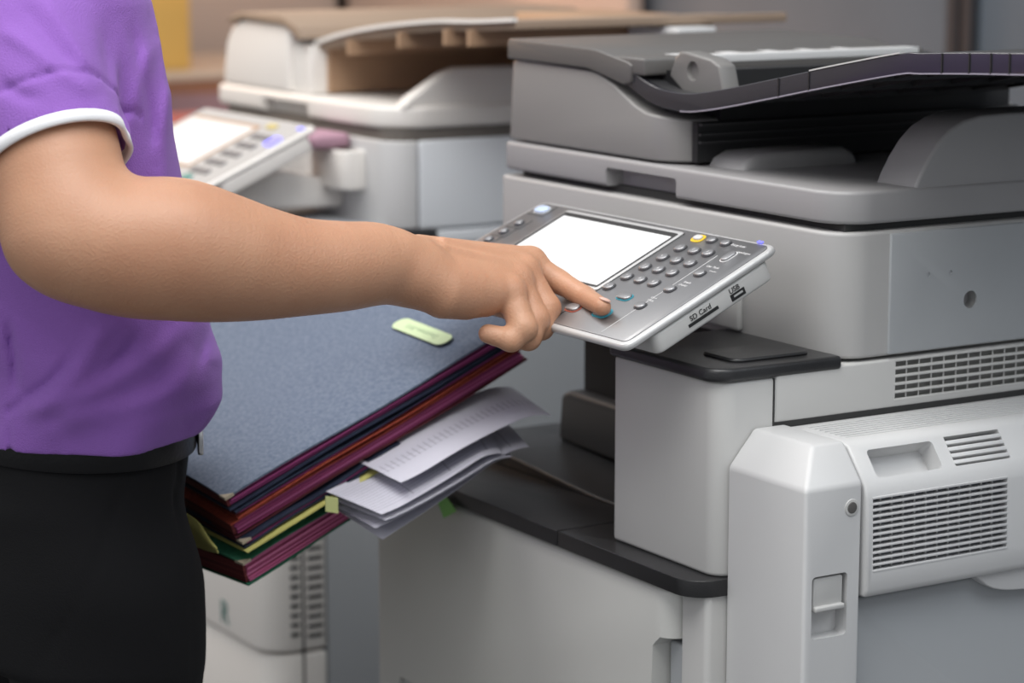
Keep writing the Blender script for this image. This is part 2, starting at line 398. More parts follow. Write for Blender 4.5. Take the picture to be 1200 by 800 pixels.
for k in range(1, 12): y = lv0+(lv1-lv0)*k/12; bx(bm, y-.0008, y+.0008, lt0, lt1, -.0085, -.0055, M=Mv)
obj('lower_vent', bm, WHITE2, cover, bev=.0004, seg=2)
# manual feed tray below the cover
mf = obj('manual_feed_tray', prism(bmesh.new(), rrect(-.0605, .50, .30, .732, .004), 'x', .02, .100), COOL, C1, bev=.004)
cvp = cr([(.075,.738,0),(.10,.722,0),(.14,.716,0),(.22,.714,0),(.5,.714,0)], 6)
bm = prism(bmesh.new(), [(p.x, p.y) for p in cvp]+[(.5,.738)], 'x', .09, .113)
obj('feed_tray_grip', bm, WHITE2, mf, bev=.002)
obj('side_unit_base', box(.001, .10, -.06, .5, .06, .30), COOL, C1, bev=.004)

# ================================================================== control panel builder
def panel(root, O, th, W, scale_x, det, k_left):
    """O = rear right top corner; th tilt; builds parts; returns local matrix"""
    Y = Vector((0, math.cos(th), math.sin(th))); X = Vector((1,0,0)); Zn = X.cross(Y)
    M = Matrix(((X.x,Y.x,Zn.x,O[0]),(X.y,Y.y,Zn.y,O[1]),(X.z,Y.z,Zn.z,O[2]),(0,0,0,1)))
    L = -W
    def rounded_poly(corners, r, seg=6):
        out = []
        n = len(corners)
        for i in range(n):
            p0, p1, p2 = (Vector(corners[(i-1)%n]), Vector(corners[i]), Vector(corners[(i+1)%n]))
            d0, d1 = (p0-p1).normalized(), (p2-p1).normalized()
            q0, q1 = p1+d0*r, p1+d1*r
            for k in range(seg+1):
                t = k/seg; q = q0*(1-t)**2+p1*2*t*(1-t)+q1*t*t; out.append((q.x, q.y))
        return out
    outer = rounded_poly([(0,.004),(L,.004),(L-k_left,-.182),(0,-.182)], .012)
    inner = rounded_poly([(-.005,-.001),(L+.006,-.001),(L-k_left+.006,-.176),(-.005,-.176)], .009)
    under = rounded_poly([(-.002,-.010),(L+.006,-.010),(L-k_left+.008,-.152),(-.002,-.152)], .010)
    body = obj('control_panel', prism(bmesh.new(), outer, 'z', -.0075, 0, M=M), det['rim'], root, bev=.0035, seg=4)
    return M, body, inner, under
th = math.atan2(.076, .162)
M1, pan, inner, under = panel(C1, (-.02,-.06,1.0365), th, .402, 1, dict(rim=SILVER), .022)
M1i = M1.inverted()
def pl(u, v):
    o, d_ = M1i @ CAM, M1i.to_3x3() @ ray(u, v); t = -o.z/d_.z; q = o+d_*t; return q.x, q.y
# under-body, deeper at the rear
hull = obj('panel_underbody', prism(bmesh.new(), [(x, y) for x, y in under], 'z', -.0275, -.008, M=M1), WHITE, pan, bev=.003)
obj('panel_face', prism(bmesh.new(), inner, 'z', -.001, .0008, M=M1), FACEM, pan, bev=.0004, seg=2)
# arm joining panel to body
obj('panel_arm', box(-.30, -.18, -.060, .005, .965, .99), WHITE, pan, bev=.006)
obj('panel_neck', prism(bmesh.new(), [(-.006,.985),(.002,.985),(.002,.934),(-.006,.934)], 'x', -.30, -.147), WHITE, C1, bev=.004)
# display
A_ = pl(662,255); B_ = pl(785.4,280.2); Cc = pl(690,334)
sx0, sx1, sy1, sy0 = A_[0], (B_[0]+.002), A_[1], Cc[1]
def rrz(x0,x1,y0,y1,r,z0,z1): return prism(bmesh.new(), rrect(x0,x1,y0,y1,r), 'z', z0, z1, M=M1)
obj('screen_bezel', rrz(sx0-.010, sx1+.007, sy0-.006, sy1+.012, .004, .0004, .0016), SILVER, pan, bev=.0004)
obj('screen_gasket', rrz(sx0-.0075, sx1+.0025, sy0-.0025, sy1+.0075, .002, .0010, .0021), DARK, pan, bev=.0003)
scr = obj('screen', rrz(sx0, sx1, sy0, sy1, .0008, .0016, .0026), SCR, pan, label='glowing white touch screen')
# divider lines
xd = pl(798,284)[0]-.0105
obj('divider_line', box(xd-.0004, xd+.0004, -.176, -.007, .0006, .0013, M=M1), BKTXT, pan)
xe = pl(835,300)[0]
obj('divider_line', box(xe-.0003+.007, xe+.0003+.007, -.172, -.03, .0006, .0011, M=M1), WHTXT, pan)
# keys
def key(u, v, w, h, m=KEYM, rim=KEYB, rt=.6, glyph=None, lab=None, up=.0035, gl=.0042, rimw=.0011):
    x, y = pl(u, v)
    r = min(w, h)*rt/1.25
    k = obj('key', prism(bmesh.new(), rrect(x-w/2, x+w/2, y-h/2, y+h/2, min(r, min(w,h)/2*.98)), 'z', .0006, up, M=M1), m, pan, bev=.0011, seg=3, label=lab)
    w2, h2 = w+2*rimw, h+2*rimw
    obj('key_rim', prism(bmesh.new(), rrect(x-w2/2, x+w2/2, y-h2/2, y+h2/2, min(w2,h2)/2*.9), 'z', .0007, .0014, M=M1), rim, k)
    if glyph: text('key_glyph', glyph, gl, M1 @ Matrix.Translation((x, y, up)), WHTXT, k, .0001)
    return k
kw, kh = .0125, .0105
rows = [((797.9,292.2),(814.2,295.5),(830.5,298.3)), ((777.2,303.1),(793.5,306.6),(809.4,310.2)), ((756.5,314.2),(772.4,317.5),(788.3,321.3)), ((735.4,325.7),(751,329.4),(767,333.2))]
gly = ['123','456','789','*0#']
for r_, gs in zip(rows, gly):
    for q, g in zip(r_, gs): key(*q, kw, kh, glyph=g)
key(714.3, 337.2, kw, kh, glyph='C')
key(818.8, 280.5, .0115, .0075, m=WHITE2, rim=KEYY, lab='yellow ringed key', rimw=.0026)
key(834.7, 283, .0115, .0085); key(851, 286.5, .0115, .0085)
key(854.5, 302.2, .0095, .017, rim=WHTXT)
for q in ((820.7,321.9),(785.8,340.1),(751,359.7)): key(*q, .012, .0095)
key(732.6, 349.1, .019, .0095, rim=KEYT, lab='wide key with teal rim')
key(706.3, 367.6, .021, .0125, rim=KEYT, lab='start key with teal rim under the fingertip', rimw=.0016)
key(672.5, 362.0, .018, .0105, m=KEYM, rim=KEYR, lab='stop key with red rim', rimw=.0014)
key(636, 247.2, .021, .0125, m=BLUEK, rim=SILVER, lab='oval blue white key')
for q in ((609,262.5),(590.7,272.2),(573,281.5)): key(*q, .0105, .0085)
for q, w, h in (((636,247.2),.030,.020), ((609,262.5),.027,.018), ((590.7,272.2),.027,.018), ((573,281.5),.027,.018)):
    x, y = pl(*q); bm = bmesh.new()
    bx(bm, x-w/2, x+w/2, y-h/2, y-h/2+.0005, .0007, .0011, M=M1); bx(bm, x+w/2-.0005, x+w/2, y-h/2, y+h/2, .0007, .0011, M=M1)
    obj('key_frame_line', bm, BKTXT, pan)
x, y = pl(891.5, 284.8); obj('indicator_light', rrz(x-.004, x+.004, y-.0015, y+.0015, .001, .0007, .0016), LEDB, pan, label='small blue indicator light')
def ptext(s, u, v, size, m=WHTXT):
    x, y = pl(u, v); text('lettering', s, size, M1 @ Matrix.Translation((x, y, .0009)), m, pan)
ptext('Energy Saver', 866, 289, .0042); ptext('Clear Modes', 838, 276.5, .0034)
ptext('Login/Logout', 872, 297.5, .0038); ptext('User Tools', 836, 314, .0042); ptext('Counter', 836, 319, .003)
ptext('Simple', 806, 332, .0042); ptext('Display', 801, 335, .0042); ptext('Check', 767, 350, .0036)
ptext('Modes', 763, 353, .0036)
# right side: card and usb slots with lettering
def side_M(u, v):
    X_ = -.0218
    P = on(u, v, 'x', X_)
    Yp = Vector((0, math.cos(th), math.sin(th)))
    Zp = Vector((1,0,0)); Xp = Yp; Yq = Zp.cross(Xp)
    return Matrix(((Xp.x,Yq.x,Zp.x,P.x),(Xp.y,Yq.y,Zp.y,P.y),(Xp.z,Yq.z,Zp.z,P.z),(0,0,0,1)))
def side_L(ly, lz):
    P = M1 @ Vector((-.0018, ly, lz)); Xp = M1.to_3x3() @ Vector((0,1,0)); Yq = M1.to_3x3() @ Vector((0,0,1)); Zp = Vector((1,0,0))
    return Matrix(((Xp.x,Yq.x,Zp.x,P.x),(Xp.y,Yq.y,Zp.y,P.y),(Xp.z,Yq.z,Zp.z,P.z),(0,0,0,1)))
m_ = side_L(-.0950, -.0195); obj('card_slot', box(-.018, .018, -.0016, .0016, -.004, .0003, M=m_), DARK, hull, bev=.0002, seg=1)
m_ = side_L(-.0530, -.0200); usb = obj('usb_port', box(-.0085, .0085, -.0034, .0034, -.004, .0003, M=m_), DARK, hull, bev=.0002, seg=1)
obj('usb_tongue', box(-.005, .0055, -.0004, .0014, -.003, .0006, M=m_), SILVER, usb)
text('lettering', 'SD Card', .0072, side_L(-.0965, -.0142) @ Matrix.Translation((0,0,.0002)), BKTXT, hull)
text('lettering', 'USB', .0072, side_L(-.0550, -.0134) @ Matrix.Translation((0,0,.0002)), BKTXT, hull)

# ================================================================== COPIER 2 (behind, to the left)
CW = mat('cream white plastic', (.80,.77,.73), .42, bump=.1, bscale=1400)
CG = mat('pale grey blue plastic', (.74,.77,.80), .45, bump=.1, bscale=1400)
CGR = mat('grey body plastic', (.40,.42,.44), .5, bump=.1, bscale=1400)
BRN = mat('brown grey translucent plastic', (.30,.22,.16), .6)
BRD = mat('flare lightened brown plastic', (.42,.27,.17), .5)  # smoked brown, lightened with the flare glow in its colour
GAPM = mat('warm grey gap plastic', (.14,.125,.11), .6)
C2 = thing('photocopier', (-1.33, .4, 0), 'out of focus cream and pale grey photocopier standing behind the arm', 'photocopier')
X0, X1 = -1.60, -1.07
lb = obj('lower_cabinet', prism(bmesh.new(), rrect(X0, X1, -.07, .012, (.03,.045,0,0), 8), 'z', .03, .368), CW, C2, bev=.004)
up2 = obj('upper_cabinet', prism(bmesh.new(), rrect(X0, X1-.0005, -.075, .012, (.03,.045,0,0), 8), 'z', .373, .73), CW, C2, bev=.004)
obj('rear_cabinet', box(X0, X1-.002, .0150, .65, .03, .90), CGR, C2, bev=.004)
for x in (X0+.06, X1-.06):
    for y in (0, .58): obj('caster', cyl(bmesh.new(), (x, y, 0), (0,0,1), .025, .036), BLACKP, lb, bev=.004)
def vents(ya, yb, za, zb, n, X, par):
    bm = bmesh.new()
    for k in range(n):
        z = za+(zb-za)*(k+.5)/n; cut_h = (zb-za)/n*.36
        bx(bm, X-.004, X+.0006, ya, yb, z-cut_h/2, z+cut_h/2)
    obj('louvre_slots', bm, SEAM, par)
p0, p1 = on(310, 655, 'x', X1), on(322, 752, 'x', X1)
q0, q1 = on(334, 655, 'x', X1), on(352, 752, 'x', X1)
vents(-.040, -.028, .39, .52, 10, X1, up2); vents(-.0155, .006, .385, .53, 11, X1, up2)
obj('seam_line', box(X1-.003, X1+.0006, -.024, -.021, .05, .73), SEAM, up2)
text('lettering', 'R', .045, Matrix.Translation((-1.20, -.0765, .40)) @ Matrix.Rotation(PI/2, 4, 'X'), mat('green grey print', (.10,.22,.20), .5), up2)
# inner cavity + shelf
obj('black_shelf', prism(bmesh.new(), rrect(X0+.15, X1+.010, -.07, .18, (.01,.03,0,0)), 'z', .897, .921), BLACKP, C2, bev=.005)
obj('cavity_wall', box(X0+.02, X1-.02, .02, .60, .74, .926), CGR, C2, bev=.003)
obj('inner_tray', box(X0, X1-.20, -.07, .02, .73, .745), BLACKP, C2, bev=.003)
obj('front_column', prism(bmesh.new(), rrect(X1-.17, X1, -.04, .10, (.005,.03,0,0)), 'z', .745, .895), CW, C2, bev=.004)
# scanner
s2 = obj('scanner_body', prism(bmesh.new(), rrect(X0+.01, X1, .112, .154, (.01,.040,0,0), 8), 'z', .922, 1.037), WHITE2, C2, bev=.006)
obj('side_cover', prism(bmesh.new(), rrect(X0+.01, X1, .1575, .66, 0), 'z', .920, 1.037), CG, C2, bev=.004)
obj('side_lower_strip', box(X1-.05, X1+.001, .12, .66, .899, .917), CG, C2, bev=.002)
obj('lid_gap', prism(bmesh.new(), rrect(X0+.015, X1-.006, .120, .65, (.01,.03,0,0)), 'z', 1.035, 1.053), GAPM, C2)
l2 = obj('scanner_lid', prism(bmesh.new(), rrect(X0, X1, .112, .66, (.012,.060,.01,.01), 10), 'z', 1.053, 1.082), CW, C2, bev=.006, seg=4)
cut(l2, box(-1.447, -1.303, .09, .13, 1.04, 1.072))
sl = [(.135,1.08),(.145,1.092),(.20,1.124),(.22,1.130),(.64,1.130),(.64,1.08)]
obj('paper_stop', prism(bmesh.new(), sl, 'x', X1-.03, X1-.006), CW, l2, bev=.004)
# feeder
fp = [(-1.585,1.083),(-1.582,1.11),(-1.572,1.145),(-1.553,1.168),(-1.52,1.178),(-1.38,1.178),(-1.365,1.168),(-1.372,1.083)]
f2 = obj('document_feeder', prism(bmesh.new(), fp, 'y', .116, .60), CW, C2, bev=.006, seg=4)
obj('feeder_end', box(-1.374, -1.318, .125, .60, 1.083, 1.150), CW, f2, bev=.003)
cvp2 = [(-1.56,1.172),(-1.54,1.184),(-1.51,1.190),(-1.38,1.190),(-1.325,1.176),(-1.318,1.160),(-1.33,1.158),(-1.37,1.176),(-1.51,1.180)]
obj('feeder_cover', prism(bmesh.new(), cvp2, 'y', .11, .60), BRN, C2, bev=.002)
obj('exit_mouth', box(-1.318, -1.31, .15, .60, 1.085, 1.15), BRD, C2)
tp2 = cr([(-1.33,1.152,0),(-1.30,1.158,0),(-1.25,1.168,0),(-1.15,1.182,0),(-1.0,1.196,0),(-.90,1.200,0),(-.80,1.206,0)], 5)
T2 = [(p.x, p.y) for p in tp2]
t2 = obj('document_tray', prism(bmesh.new(), T2+[(x, z-.012) for x, z in T2[::-1]], 'y', .14, .55), BRN, C2, bev=.002)
bm = prism(bmesh.new(), [(x, z+.003) for x, z in T2]+[(x, z-.002) for x, z in T2[::-1]], 'y', .134, .142)
obj('tray_edge', bm, CW, t2)
bm = bmesh.new()
for x in (-1.22,-1.08,-.96,-.9): z = np.interp(x, [q[0] for q in T2], [q[1] for q in T2]); bx(bm, x, x+.006, .13, .5, z-.03, z-.01)
obj('tray_rib', bm, BRD, t2)
obj('rear_support', box(-1.31, -1.09, .45, .60, 1.083, 1.19), BRD, C2, bev=.004)
# holder cup
cup = obj('holder_cup', prism(bmesh.new(), rrect(-1.235, -1.135, .078, .1125, (.012,.016,0,0)), 'z', .970, 1.022), CW, C2, bev=.003)
cut(cup, prism(bmesh.new(), rrect(-1.230, -1.140, .083, .108, .01), 'z', .980, 1.05))
PINK = mat('pink sponge', (.42,.25,.32), .9, bump=.8, bscale=120)
sp2 = obj('sponge', prism(bmesh.new(), rrect(-1.262, -1.165, .045, .1120, .02), 'z', 1.0230, 1.042), PINK, None, bev=.007, seg=4)
tag(sp2, 'dusky pink sponge resting on the holder cup of the blurred photocopier', 'sponge')
# its panel
M2, pan2, in2, un2 = panel(C2, (-1.12,.028,1.058), math.atan2(.069,.156), .345, 1, dict(rim=CW), .01)
hull2 = obj('panel_underbody', prism(bmesh.new(), un2, 'z', -.028, -.008, M=M2), CW, pan2, bev=.003)
def rz2(x0,x1,y0,y1,r,z0,z1): return prism(bmesh.new(), rrect(x0,x1,y0,y1,r), 'z', z0, z1, M=M2)
obj('panel_face', prism(bmesh.new(), in2, 'z', -.001, .0008, M=M2), mat('light grey face', (.45,.44,.43), .5), pan2)
obj('screen_bezel', rz2(-.325, -.115, -.14, -.02, .004, .0005, .0016), BRD, pan2)
obj('screen', rz2(-.318, -.122, -.135, -.028, .001, .0014, .0026), mat('dim lit display', (.7,.7,.7), .2, emit=(.95,.95,.93), estr=.25), pan2, label='pale lit touch screen')
for i in range(5):
    for j in range(3):
        obj('key', rz2(-.095+j*.019, -.082+j*.019, -.052-i*.024, -.040-i*.024, .004, .0006, .0035), mat('blurred grey key', (.22,.21,.21), .4), pan2)
obj('key', rz2(-.10, -.075, -.024, -.013, .004, .0006, .0035), mat('pale yellow key', (.6,.5,.2), .4), pan2, label='pale yellow key')
obj('key', rz2(-.036, -.014, -.062, -.040, .006, .0006, .0040), mat('glowing violet key', (.2,.2,.8), .3, emit=(.25,.22,1), estr=1.3), pan2, label='glowing violet blue key')
obj('indicator_light', rz2(-.024, -.010, -.014, -.008, .001, .0006, .002), LEDB, pan2, label='small blue indicator light')
obj('key', rz2(-.085, -.062, -.168, -.155, .004, .0006, .0035), mat('green grey key', (.12,.3,.27), .4), pan2)
# bracket
bm = prism(bmesh.new(), [(-.06,.945),(-.05,.988),(.0,.998),(.06,.986),(.113,.975),(.113,.94)], 'x', -1.32, -1.20)
obj('panel_bracket', bm, CW, C2, bev=.006)
bm = prism(bmesh.new(), [(-.135,.94),(-.125,.985),(-.08,1.0),(-.05,.97),(-.06,.93),(-.10,.922)], 'x', -1.27, -1.225)
obj('hinge', bm, CG, C2, bev=.006)

FLARETINT = mat('flare tinted partition fabric', (.50,.40,.34), .9, bump=.3, bscale=800, var=.06)  # beige carries the flare glow over the partition
pr = thing('partition_panel', (-3.2, 1.64, 0), 'office partition tinted with warm flare glow behind the blurred photocopier', 'partition')
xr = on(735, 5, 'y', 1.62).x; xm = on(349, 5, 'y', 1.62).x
obj('panel_board', box(xm+.012, xr, 1.62, 1.66, .04, 1.75), FLARETINT, pr, bev=.004)
obj('panel_board', box(-4.05, xm-.012, 1.62, 1.66, .04, 1.75), FLARETINT, pr, bev=.004)
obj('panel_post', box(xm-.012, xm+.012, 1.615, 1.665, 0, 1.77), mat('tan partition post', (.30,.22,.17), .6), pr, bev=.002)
# ================================================================== things in the far left background
DESKM = mat('pale desk laminate', (.50,.42,.34), .5); DEDGE = mat('brown desk edge', (.20,.10,.06), .5)
dk = thing('desk', (-3.5, .9, 0), 'pale topped desk with a brown edge far behind the shirt', 'desk')
dt = obj('desk_top', box(-3.9, -3.2, .2, 1.6, .945, .975), DESKM, dk, bev=.003)
obj('desk_edge', box(-3.202, -3.190, .2, 1.6, .935, .965), DEDGE, dt, bev=.002)
obj('desk_panel', box(-3.80, -3.74, .3, 1.5, 0, .945), mat('lilac grey panel', (.22,.21,.33), .6), dk, bev=.003)
for y in (.25, 1.5): obj('leg', box(-3.86, -3.30, y, y+.04, 0, .945), mat('grey desk leg', (.2,.2,.22), .5), dk, bev=.003)
ya, yb_ = on(190, 40, 'x', -3.35).y, on(223, 40, 'x', -3.35).y
bd = thing('box_file', (-3.42, (ya+yb_)/2-.04, .9755), 'orange yellow box file standing on the far desk', 'file')
obj('file_body', box(-3.55, -3.35, ya-.12, yb_, .9755, 1.30), mat('orange yellow card', (.72,.45,.12), .7), bd, bev=.004)
obj('spine_label', box(-3.3505, -3.349, ya-.05, yb_-.02, 1.18, 1.26), mat('cream label', (.7,.6,.4), .7), bd)
pk = obj('box', box(-3.09, -2.94, .60, .76, .0, .905), mat('salmon red card', (.55,.16,.14), .7), None, bev=.005)
tag(pk, 'salmon red carton standing in front of the far desk beside the shirt', 'box')
obj('end_stop', box(-.885, -.775, .36, .42, 1.178, 1.192), WHITE2, t2, bev=.003, label='white end stop')
exec_person = True
# ================================================================== SDF tools
def surface_nets(V, org, h):
    s = V < 0
    S = np.zeros(tuple(n-1 for n in V.shape), np.int8)
    sl = [slice(0,-1), slice(1,None)]
    for i in (0,1):
        for j in (0,1):
            for k in (0,1): S += s[sl[i],sl[j],sl[k]].astype(np.int8)
    mask = (S > 0) & (S < 8); idx = -np.ones(S.shape, np.int64)
    I = np.argwhere(mask); idx[mask] = np.arange(len(I))
    acc = np.zeros((len(I),3)); cnt = np.zeros(len(I))
    cor = [(i,j,k) for i in (0,1) for j in (0,1) for k in (0,1)]
    for a_ in cor:
        for ax in range(3):
            if a_[ax]: continue
            b2_ = list(a_); b2_[ax] = 1
            va = V[I[:,0]+a_[0], I[:,1]+a_[1], I[:,2]+a_[2]]; vb_ = V[I[:,0]+b2_[0], I[:,1]+b2_[1], I[:,2]+b2_[2]]
            m = (va < 0) != (vb_ < 0)
            t = np.where(m, va/np.where(m, va-vb_, 1), 0)
            P = np.tile(np.array(a_, float), (len(I),1)); P[:,ax] += t
            acc += np.where(m[:,None], P, 0); cnt += m
    Vt = (I + acc/cnt[:,None])*h + org
    F = []
    for ax in range(3):
        a0 = [slice(None)]*3; a1 = [slice(None)]*3; a0[ax] = slice(0,-1); a1[ax] = slice(1,None)
        d_ = s[tuple(a0)] != s[tuple(a1)]
        E_ = np.argwhere(d_)
        o1, o2 = [(1,2),(2,0),(0,1)][ax]
        ok = (E_[:,o1] > 0)&(E_[:,o2] > 0)&(E_[:,o1] < S.shape[o1])&(E_[:,o2] < S.shape[o2])
        E_ = E_[ok]
        def g(da, db):
            q = E_.copy(); q[:,o1] -= da; q[:,o2] -= db; return idx[q[:,0],q[:,1],q[:,2]]
        Q = np.stack([g(1,1), g(0,1), g(0,0), g(1,0)], 1)
        fl = s[E_[:,0],E_[:,1],E_[:,2]]
        Q = np.where(fl[:,None], Q, Q[:,::-1]); F.append(Q)
    F = np.concatenate(F); F = F[(F >= 0).all(1)]
    return Vt, F
def sdf_mesh(f, lo, hi, h, B=20):
    lo = np.array(lo, float); n = np.ceil((np.array(hi)-lo)/h).astype(int)+1
    n = ((n+B-1)//B)*B
    V = np.empty(n, np.float32)
    rad = B*h*.5*math.sqrt(3)*1.25 + .004
    for i in range(0, n[0], B):
        for j in range(0, n[1], B):
            for k in range(0, n[2], B):
                c = lo+(np.array([i,j,k])+B/2)*h
                dc = float(f(c[None,:])[0])
                if abs(dc) > rad + .01: V[i:i+B,j:j+B,k:k+B] = dc; continue
                g = np.stack(np.meshgrid(*(lo[q]+(np.arange(B)+(i,j,k)[q])*h for q in range(3)), indexing='ij'), -1).reshape(-1,3)
                V[i:i+B,j:j+B,k:k+B] = f(g).reshape(B,B,B)
    return surface_nets(V, lo, h)
def npmesh(name, parts, m):
    vs, fs, off = [], [], 0
    for V_, F_ in parts: vs.append(V_); fs.append(F_+off); off += len(V_)
    V_ = np.concatenate(vs); F_ = np.concatenate(fs)
    me = bpy.data.meshes.new(name)
    me.vertices.add(len(V_)); me.vertices.foreach_set('co', V_.astype(np.float32).ravel())
    me.loops.add(len(F_)*4); me.loops.foreach_set('vertex_index', F_.astype(np.int32).ravel())
    me.polygons.add(len(F_)); me.polygons.foreach_set('loop_start', np.arange(0, len(F_)*4, 4, dtype=np.int32))
    me.update(calc_edges=True); me.validate()
    for p_ in me.polygons: p_.use_smooth = True
    me.materials.append(m)
    o = bpy.data.objects.new(name, me); COL.objects.link(o); return o
def smin(a_, b2_, k):
    h = np.clip(.5+.5*(b2_-a_)/k, 0, 1); return b2_*(1-h)+a_*h-k*h*(1-h)
def cone(P, a_, b2_, ra, rb):
    a_ = np.array(a_, float); b2_ = np.array(b2_, float); ab = b2_-a_; L2 = (ab@ab)
    t = np.clip(((P-a_)@ab)/L2, 0, 1)
    return np.linalg.norm(P-(a_+t[:,None]*ab), axis=1)-(ra+(rb-ra)*t)
def chain(P, pts, rs, k=.004):
    d_ = None
    for i in range(len(pts)-1):
        c = cone(P, pts[i], pts[i+1], rs[i], rs[i+1]); d_ = c if d_ is None else smin(d_, c, k)
    return d_
def econe(P, a_, b2_, ra, rb, sq, axis):
    """tapered capsule squashed along a direction: sq>1 widens it along axis"""
    ax = np.array(axis, float); ax /= np.linalg.norm(ax)
    a_ = np.array(a_, float); b2_ = np.array(b2_, float); ab = b2_-a_
    ab_n = ab/np.linalg.norm(ab); ax = ax-ab_n*(ax@ab_n); ax /= np.linalg.norm(ax)
    t = np.clip(((P-a_)@ab)/(ab@ab), 0, 1); D = P-(a_+t[:,None]*ab)
    c = D@ax; D = D-c[:,None]*ax*(1-1/sq)
    return np.linalg.norm(D, axis=1)-(ra+(rb-ra)*t)
A3 = lambda u, v, dep: np.array(at(u, v, dep))
fwn, upn, rtn = np.array(FW), np.array(UP), np.array(RT)

# ------------------------------------------------------------------ person
PX, PY = -.47, -.62
TORSO = [ # v, right contour u, half widths (x, y)
 (-110,150,.19,.105),(0,186,.20,.118),(60,196,.20,.122),(110,206,.198,.124),(160,215,.195,.124),(200,222,.192,.124),(260,233,.188,.122),(320,245,.185,.122),
 (380,258,.184,.124),(425,265,.184,.126),(455,260,.182,.124),(490,238,.172,.116),(512,222,.166,.112),(530,214,.16,.108)]
def solve_ring(v, u, hx, hy, cx=PX):
    sup = math.hypot(hx*.521, hy*.8535)
    cy = PY
    for _ in range(30):
        dep = (Vector((cx, cy, 1.0))-CAM).dot(FH)/cp   # approx depth
        z = CAM.z + dep*(ray(0, v).z)
        q = Vector((cx, cy, z))+RT*sup
        dd = (q-CAM).dot(FW); uu = 600+FPX*(q-CAM).dot(RT)/dd
        z = CAM.z; # recompute z exactly for v
        zz = q.z + (( (400-v)/FPX*dd - (q-CAM).dot(UP)) )/cp
        cy += (u-uu)/FPX*dd/.8535
        zfin = zz
    return cy, zfin
RG = []
for (v, u, hx, hy) in TORSO:
    cy, z = solve_ring(v, u, hx, hy); RG.append((z, PX, cy, hx, hy))
RG.append((1.36, PX, RG[0][2]-.01, .155, .095)); RG.append((1.40, PX, RG[0][2]-.015, .08, .07))
RG.sort()
RGa = np.array(RG)
HEMZ = RGa[0,0]+.030; SHY = RGa[-1,2]
def torso_sdf(P, grow=0.0, folds=False):
    z = P[:,2]
    cx = np.interp(z, RGa[:,0], RGa[:,1]); cy = np.interp(z, RGa[:,0], RGa[:,2]); hx = np.interp(z, RGa[:,0], RGa[:,3])+grow; hy = np.interp(z, RGa[:,0], RGa[:,4])+grow
    x = P[:,0]-cx; y = P[:,1]-cy
    r = np.sqrt((x/hx)**2+(y/hy)**2)+1e-9
    g = np.sqrt((x/hx**2)**2+(y/hy**2)**2)+1e-6
    d_ = (r-1)*r/np.maximum(g, r/np.maximum(hx,hy))
    if folds:
        a_ = x; b2_ = y
        # soft diagonal pulls rising from the waist at the back to the chest, and drop folds above the belt
        w1 = np.sin((z*1.0+b2_*.85)*46+np.sin(b2_*19+z*7)*1.2+a_*6); w2 = np.sin((b2_*1.1-z*.25)*62+np.sin(z*17)*1.4+a_*9)
        low = np.clip((1.02-z)/.18, 0, 1)
        d_ = d_ - .0055*np.maximum(w1, -.3)*(.35+.65*low) - .0035*w2*(.2+.8*low)
        # long tension fold from the armpit down the front
        d_ = d_ - .004*np.exp(-((b2_-.055-(z-1.1)*.35)/.012)**2)*np.clip((z-.93)/.1,0,1)
    return d_
# joints of the arm reaching to the panel
SH = A3(-22, -45, 2.235); EL = A3(75, 272, 2.135); WR = A3(478, 314, 2.285)
def sleeve_ax():
    return SH, A3(66, 168, 2.165)
HM = A3(60, 182, 2.165)
axis_s = (HM-SH)/np.linalg.norm(HM-SH)
# hand joints (u, v, depth)
tipZ = np.array(on(0,0,'x',0)) if False else None
def on_panel(u, v, off=0):
    o, d_ = M1i @ CAM, M1i.to_3x3() @ ray(u, v); t = (off-o.z)/d_.z; return np.array(CAM+ray(u, v)*t), t
T_, Td = on_panel(706, 359.5, .0115)
IM = A3(621, 309, 2.385)
idx_pts = [IM, A3(655, 330, 2.378), A3(686, 348, 2.355), T_]
idx_r = [.0135, .0113, .0100, .0080]
mid_pts = [A3(615, 319, 2.362), A3(640, 361, 2.350), A3(634, 383, 2.342), A3(612, 388, 2.345)]
rng_pts = [A3(606, 330, 2.342), A3(627, 374, 2.330), A3(619, 395, 2.322), A3(598, 396, 2.330)]
lit_pts = [A3(598, 343, 2.320), A3(613, 384, 2.308), A3(599, 398, 2.304), A3(572, 391, 2.308)]
thb_pts = [A3(530, 336, 2.375), A3(575, 352, 2.390), A3(606, 364, 2.390), A3(626, 372, 2.380)]
def rspline(rows, n=6):
    """(u, v, depth, radius) rows -> dense world centreline and radii"""
    Q = [tuple(r_) for r_ in rows]
    c = [Vector((q[0], q[1], q[2]*100)) for q in Q]; cc = cr([tuple(v_) for v_ in c], n)
    rr_ = [q.x for q in cr([(q[3]*1000, 0, 0) for q in Q], n)]
    return [A3(p_.x, p_.y, p_.z/100) for p_ in cc], [x/1000 for x in rr_]
UA = rspline([(-22,-45,2.235,.061),(36,110,2.185,.0605),(62,190,2.16,.0590),(72,240,2.145,.0555),(72,274,2.135,.0480)])
FA = rspline([(78,272,2.135,.0470),(110,284,2.135,.0550),(155,290,2.145,.0600),(205,292,2.155,.0615),(250,300,2.17,.0572),(300,308,2.19,.0502),(350,312.5,2.21,.0436),(400,312,2.235,.0402),(440,309.5,2.26,.0372),(482,316,2.285,.0305)])
def tube(P, pts, rs):
    d_ = None
    for i in range(len(pts)-1):
        c = cone(P, pts[i], pts[i+1], rs[i], rs[i+1]); d_ = c if d_ is None else np.minimum(d_, c)
    return d_
def arm_sdf(P):
    d_ = smin(tube(P, *UA), tube(P, *FA), .022)
    d_ = smin(d_, np.linalg.norm(P-A3(470, 300, 2.262), axis=1)-.012, .018)
    return d_
